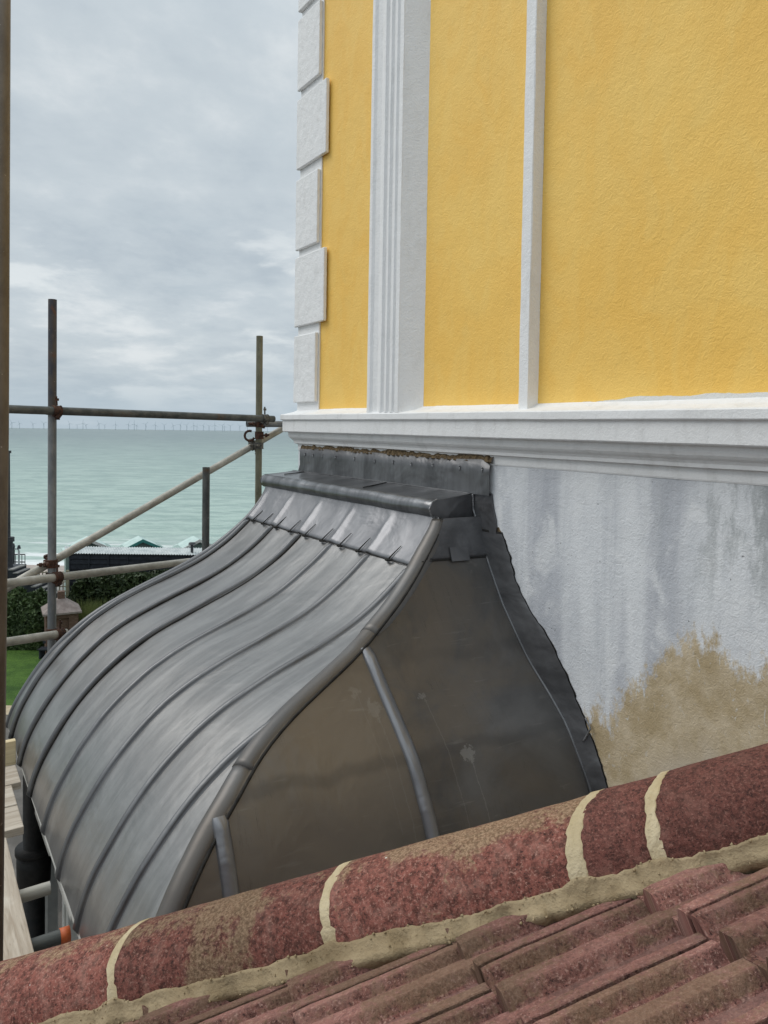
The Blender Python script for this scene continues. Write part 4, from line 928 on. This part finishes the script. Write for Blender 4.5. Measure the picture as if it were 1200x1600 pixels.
mb = MB(); vx = px(298, 0, YS)[0]; mb.tube([W(vx, YS + 0.3, ztop), W(vx, YS + 0.3, ztop + 0.42)], 0.06, 10); mb.tube([W(vx, YS + 0.3, ztop + 0.42), W(vx, YS + 0.3, ztop + 0.50)], [0.16, 0.12], 10); mb.build('roof_vent', M['charcoal'], shed)
mb = MB(); mb.box(W, (xl - 0.60, YS + 1.30, 0), (xl - 0.45, YS + 1.40, ztop + 0.02)); mb.build('corner_post', M['gloss_white'], shed)
hl = {0: 'beach hut with pale green gable and cream bargeboards, leftmost of the row', 1: 'beach hut with bright mint roof and dark teal bargeboards, in the middle of the row', 2: 'mint roofed beach hut behind the shed vent, next to the short scaffold pole', 3: 'beach hut whose gable is half hidden behind the lead bay roof'}
for k, (ax, barge) in enumerate(((140, 'hutwhite'), (222.5, 'teal'), (311, 'hutwhite'), (392, 'teal'))):
    YH = 33.1; X, zr = px(ax, 842.5, YH); w_ = 0.98; ze = zr - 0.48; L_ = 1.0; yaw = radians(27)
    X += 0; h = thing('beach_hut', W(X, YH + 1, 0), hl[k], 'beach hut', 'beach huts along the promenade'); fn = local((X, YH), yaw)
    mb = MB(); mb.prism(lambda a, z, b: fn(a, b, z), [(-0.98, 0), (0.98, 0), (0.98, ze + 0.02), (0, zr - 0.06), (-0.98, ze + 0.02)], 0.0, L_, 2); mb.build('wall', M['hutwall'], h)
    for sg in (-1, 1):
        mb = MB(); A = [(0, zr), (sg * (w_ + 0.1), ze - 0.05), (sg * (w_ + 0.1), ze - 0.10), (0, zr - 0.05)]
        mb.prism(lambda a, z, b: fn(a, b, z), A, -0.22, L_ + 0.15, 2); mb.build('roof', M['mint'], h)
        mb = MB(); A = [(0, zr + 0.02), (sg * (w_ + 0.12), ze - 0.04), (sg * (w_ + 0.12), ze - 0.17), (0, zr - 0.12)]
        mb.prism(lambda a, z, b: fn(a, b, z), A, -0.26, -0.221, 2); mb.build('bargeboard', M[barge], h)

# ------------------------------------------------------------------ plants
def leaves(mb, fn, n, size, seed):
    rnd = random.Random(seed)
    for _ in range(n):
        p = fn(rnd)
        if p is None: continue
        a = Vector((rnd.gauss(0, 1), rnd.gauss(0, 1), rnd.gauss(0, 1))).normalized(); b = a.orthogonal().normalized(); b.rotate(Matrix.Rotation(rnd.random() * 6.3, 3, a)); c = a.cross(b)
        s_ = size * (0.6 + rnd.random() * 0.8); i = [mb.vert(p + b * s_), mb.vert(p + c * s_ * 0.45), mb.vert(p - b * s_), mb.vert(p - c * s_ * 0.45)]; mb.face(*i)
def hedge(name, x0, x1, y0, y1, h, n, mat, label, cat, lump=0.35, seed=1, size=0.09):
    t = thing(name, W((x0 + x1) / 2, (y0 + y1) / 2, 0), label, cat); mb = MB()
    def top(x, y): 
        e = min(1, (x - x0) / 0.5, (x1 - x) / 0.5, (y - y0) / 0.35, (y1 - y) / 0.35); e = max(0, e)
        return (h + lump * nz(x * 0.9, y * 0.9, seed) + lump * 0.6 * nz(x * 2.7, y * 2.7, seed + 3)) * sqrt(e) if e > 0 else 0
    def fn(r):
        x = x0 + (x1 - x0) * r.random(); y = y0 + (y1 - y0) * r.random() ** 1.6; T = top(x, y)
        if T < 0.1: return None
        return W(x, y, T * (1 - r.random() ** 2.0 * (1.0 if y < y0 + 0.9 else 0.35)))
    leaves(mb, fn, n, size, seed); mb.build('foliage', M[mat], t)
    mb = MB(); m_ = max(3, int((x1 - x0) * 1.2)); rnd = random.Random(seed + 50)
    for i in range(m_):
        x = x0 + 0.3 + (x1 - x0 - 0.6) * (i + 0.5) / m_; y = (y0 + y1) / 2; mb.tube([W(x, y, 0), W(x + rnd.uniform(-.2, .2), y, h * 0.4), W(x + rnd.uniform(-.4, .4), y + rnd.uniform(-.3, .3), h * 0.8)], [0.04, 0.03, 0.012], 6)
    mb.build('stems', M['bark'], t)
    return t
xa, za = px(108, 897, 28.3); xb, _ = px(420, 897, 28.3)
hedge('hedge', xa, xb, 27.6, 29.6, za - 0.05, 26000, 'leaf_dark', 'dark evergreen hedge clipped low in front of the black shed', 'hedge', 0.14, 3, 0.10)
xa, za = px(-80, 937, 25.4); xb, _ = px(70, 940, 25.4)
hedge('bush', xa, xb, 25.0, 27.2, za, 20000, 'leaf_mid', 'rounded green bush between the left edge and the brick bin store', 'bush', 0.45, 9, 0.085)
xa, za = px(114, 938, 25.8); xb, _ = px(200, 950, 25.8)
t = thing('tall_grass', W((xa + xb) / 2, 25.8, 0), 'tuft of tall yellow-green grass to the right of the brick store', 'grass tuft')
mb = MB(); rnd = random.Random(5)
for i in range(1400):
    x = rnd.uniform(xa, xb); y = rnd.uniform(25.5, 26.6); h_ = za * rnd.uniform(0.6, 1.0); lean = rnd.gauss(0, 0.16); w_ = 0.012
    i0 = [mb.vert(W(x - w_, y, 0)), mb.vert(W(x + w_, y, 0)), mb.vert(W(x + lean * 0.4 + w_, y, h_ * 0.6)), mb.vert(W(x + lean * 0.4 - w_, y, h_ * 0.6)), mb.vert(W(x + lean, y, h_))]
    mb.face(i0[0], i0[1], i0[2], i0[3]); mb.face(i0[3], i0[2], i0[4])
mb.build('blades', M['leaf_pale'], t)

# ------------------------------------------------------------------ brick store with pyramid cap
YK = 25.0; X, zc2 = px(96, 956, YK); z_t = px(96, 934, YK)[1]
k = thing('brick_store', W(X, YK, 0), 'squat brown brick store with a pyramid cap behind the left scaffold pole', 'brick store')
fn = local((X, YK), radians(28)); hw = 0.50
mb = MB(); mb.box(fn, (-hw, -hw, 0), (-hw + 0.16, hw, zc2)); mb.box(fn, (hw - 0.30, -hw, 0), (hw, hw, zc2)); mb.box(fn, (-hw + 0.161, -hw + 0.1, 0), (hw - 0.301, hw, zc2)); mb.box(fn, (-hw + 0.161, -hw, zc2 - 0.14), (hw - 0.301, -hw + 0.099, zc2)); mb.build('brick_wall', M['brick'], k)
mb = MB(); b_ = [mb.vert(fn(a * (hw + 0.1), b * (hw + 0.1), zc2 + 0.001)) for a, b in ((-1, -1), (1, -1), (1, 1), (-1, 1))]; b2 = [mb.vert(fn(a * (hw + 0.1), b * (hw + 0.1), zc2 + 0.06)) for a, b in ((-1, -1), (1, -1), (1, 1), (-1, 1))]; tp = [mb.vert(fn(a * 0.12, b * 0.12, z_t - 0.04)) for a, b in ((-1, -1), (1, -1), (1, 1), (-1, 1))]
mb.face(*b_[::-1]); mb.face(*tp)
for i in range(4): mb.face(b_[i], b_[(i + 1) % 4], b2[(i + 1) % 4], b2[i]); mb.face(b2[i], b2[(i + 1) % 4], tp[(i + 1) % 4], tp[i])
mb.build('pyramid_cap', M['slate'], k)
mb = MB(); mb.box(fn, (-0.11, -0.11, z_t - 0.039), (0.11, 0.11, z_t + 0.20)); mb.build('finial', M['brick'], k)
# slatted bench half hidden behind the pole
X, zb = px(69, 1006, 24.0); bnc = thing('bench', W(X, 24.0, 0), 'small dark slatted bench on the lawn at the foot of the brick store', 'bench'); 
mb = MB()
for j in range(3): mb.box(W, (X - 0.22, 24.0 + j * 0.12, 0.30), (X + 0.45, 24.08 + j * 0.12, 0.34))
mb.build('seat', M['tarred'], bnc)
mb = MB()
for j in range(2): mb.box(W, (X - 0.22, 24.39, 0.42 + j * 0.14), (X + 0.45, 24.42, 0.50 + j * 0.14))
mb.build('backrest', M['tarred'], bnc)
for sx in (-0.18, 0.40): mb = MB(); mb.box(W, (X + sx, 24.02, 0.0), (X + sx + 0.05, 24.38, 0.299)); mb.build('leg', M['tarred'], bnc)

# ------------------------------------------------------------------ lattice fence, steps, mast and rails at the left
YF = 30.2; x0, zt_ = px(40, 893, YF); x1, _ = px(104, 893, YF); zb_ = px(60, 924, YF)[1]
fe = thing('lattice_fence', W((x0 + x1) / 2, YF, 0), 'weathered yellowish lattice fence behind the left scaffold pole, by the steps', 'fence')
mb = MB(); n = 12
for i in range(n + 1): xx = x0 + (x1 - x0) * i / n; mb.box(W, (xx - 0.02, YF, 0.02), (xx + 0.02, YF + 0.02, zt_))
for j in range(9): zz = zt_ - 0.05 - 0.19 * j; mb.box(W, (x0, YF - 0.021, zz - 0.02), (x1, YF - 0.001, zz + 0.02))
mb.build('lattice', M['lattice'], fe)
for xx in (x0 - 0.05, x1 + 0.05): mb = MB(); mb.box(W, (xx - 0.05, YF - 0.05, 0), (xx + 0.05, YF + 0.05, zt_ + 0.05)); mb.build('post', M['lattice'], fe)
YT = 28.6; xa, za = px(14, 892, YT); xb, zb2 = px(78, 940, YT)
stp = thing('steps', W((xa + xb) / 2, YT, 0), 'dark flight of steps descending to the right, below the pale tubes', 'steps')
mb = MB(); n = 9
for i in range(n):
    xx = xa + (xb - xa) * i / n; x2 = xa + (xb - xa) * (i + 1) / n; zz = za + (zb2 - za) * i / n; mb.box(W, (xx, YT, 0), (x2 - 0.002, YT + 1.0, zz))
mb.build('stair_block', M['tarred'], stp)
for i in range(n):
    xx = xa + (xb - xa) * i / n; x2 = xa + (xb - xa) * (i + 1) / n; zz = za + (zb2 - za) * i / n; mb = MB(); mb.box(W, (xx - 0.02, YT - 0.03, zz + 0.001), (x2 - 0.006, YT + 1.0, zz + 0.045)); mb.build('tread', M['concrete'], stp)
mb = MB(); mb.box(W, (xa - 3.0, YT + 0.2, 0), (xa - 0.002, YT + 1.4, za)); mb.build('landing', M['tarred'], stp)
YM = 29.4; X, zt3 = px(14.0, 708, YM); zm = px(14, 842, YM)[1]
ms = thing('lamp_post', W(X, YM, 0), 'tall dark post with a thicker base rising beside the near pole at the left', 'post')
mb = MB(); mb.tube([W(X - 0.03, YM, zm), W(X - 0.03, YM, zt3)], [0.085, 0.06], 14); mb.build('shaft', M['charcoal'], ms)
mb = MB(); mb.tube([W(X, YM, 0), W(X, YM, zm - 0.12)], 0.145, 14); mb.tube([W(X, YM, zm - 0.119), W(X, YM, zm + 0.06)], 0.20, 14); mb.build('base', M['charcoal'], ms)
mb = MB(); mb.tube([W(X - 0.03, YM, zt3), W(X - 0.03, YM, zt3 + 0.10)], 0.11, 14); mb.build('top_cap', M['charcoal'], ms)
YR = 33.5
for xx, yt, lab in ((20.5, 855, 'dark railing post nearest the tall dark post'), (29.5, 858, 'pale hooped railing post further right, against the surf')):
    X, zt4 = px(xx, yt, YR); p = thing('railing_post', W(X, YR, 0), lab, 'railing post'); hoop = xx > 25
    mb = MB(); mb.tube([W(X, YR, 0), W(X, YR, zt4 - (0.1 if hoop else 0))], 0.075 if not hoop else 0.045, 8)
    if hoop: mb.tube([W(X - 0.12 + 0.12 * cos(a * pi / 6), YR, zt4 - 0.12 + 0.12 * sin(a * pi / 6)) for a in range(0, 7)], 0.035, 6)
    mb.build('post', M['charcoal' if not hoop else 'corrug'], p)
    mb = MB(); mb.tube([W(X, YR, zt4 + 0.0), W(X, YR, zt4 + 0.16)], [0.09, 0.05], 8); mb.build('knob', M['charcoal'], p)
xa, zr_ = px(-30, 868, YR); xb, _ = px(34, 868, YR)
rl = thing('promenade_railing', W((xa + xb) / 2, YR + 0.3, 0), 'thin dark promenade railing at the left, in front of the surf', 'railing')
mb = MB()
for zz in (zr_, zr_ - 0.35): mb.tube([W(xa, YR + 0.3, zz), W(xb, YR + 0.3, zz)], 0.03, 6)
mb.build('rail', M['charcoal'], rl)
for i in range(14):
    mb = MB(); xx = xa + (xb - xa) * i / 13; mb.tube([W(xx, YR + 0.3, 0), W(xx, YR + 0.3, zr_ - 0.001)], 0.018, 6); mb.build('baluster', M['charcoal'], rl)

# ------------------------------------------------------------------ tidy
for o in bpy.data.objects:
    if '_org' in o: del o['_org']
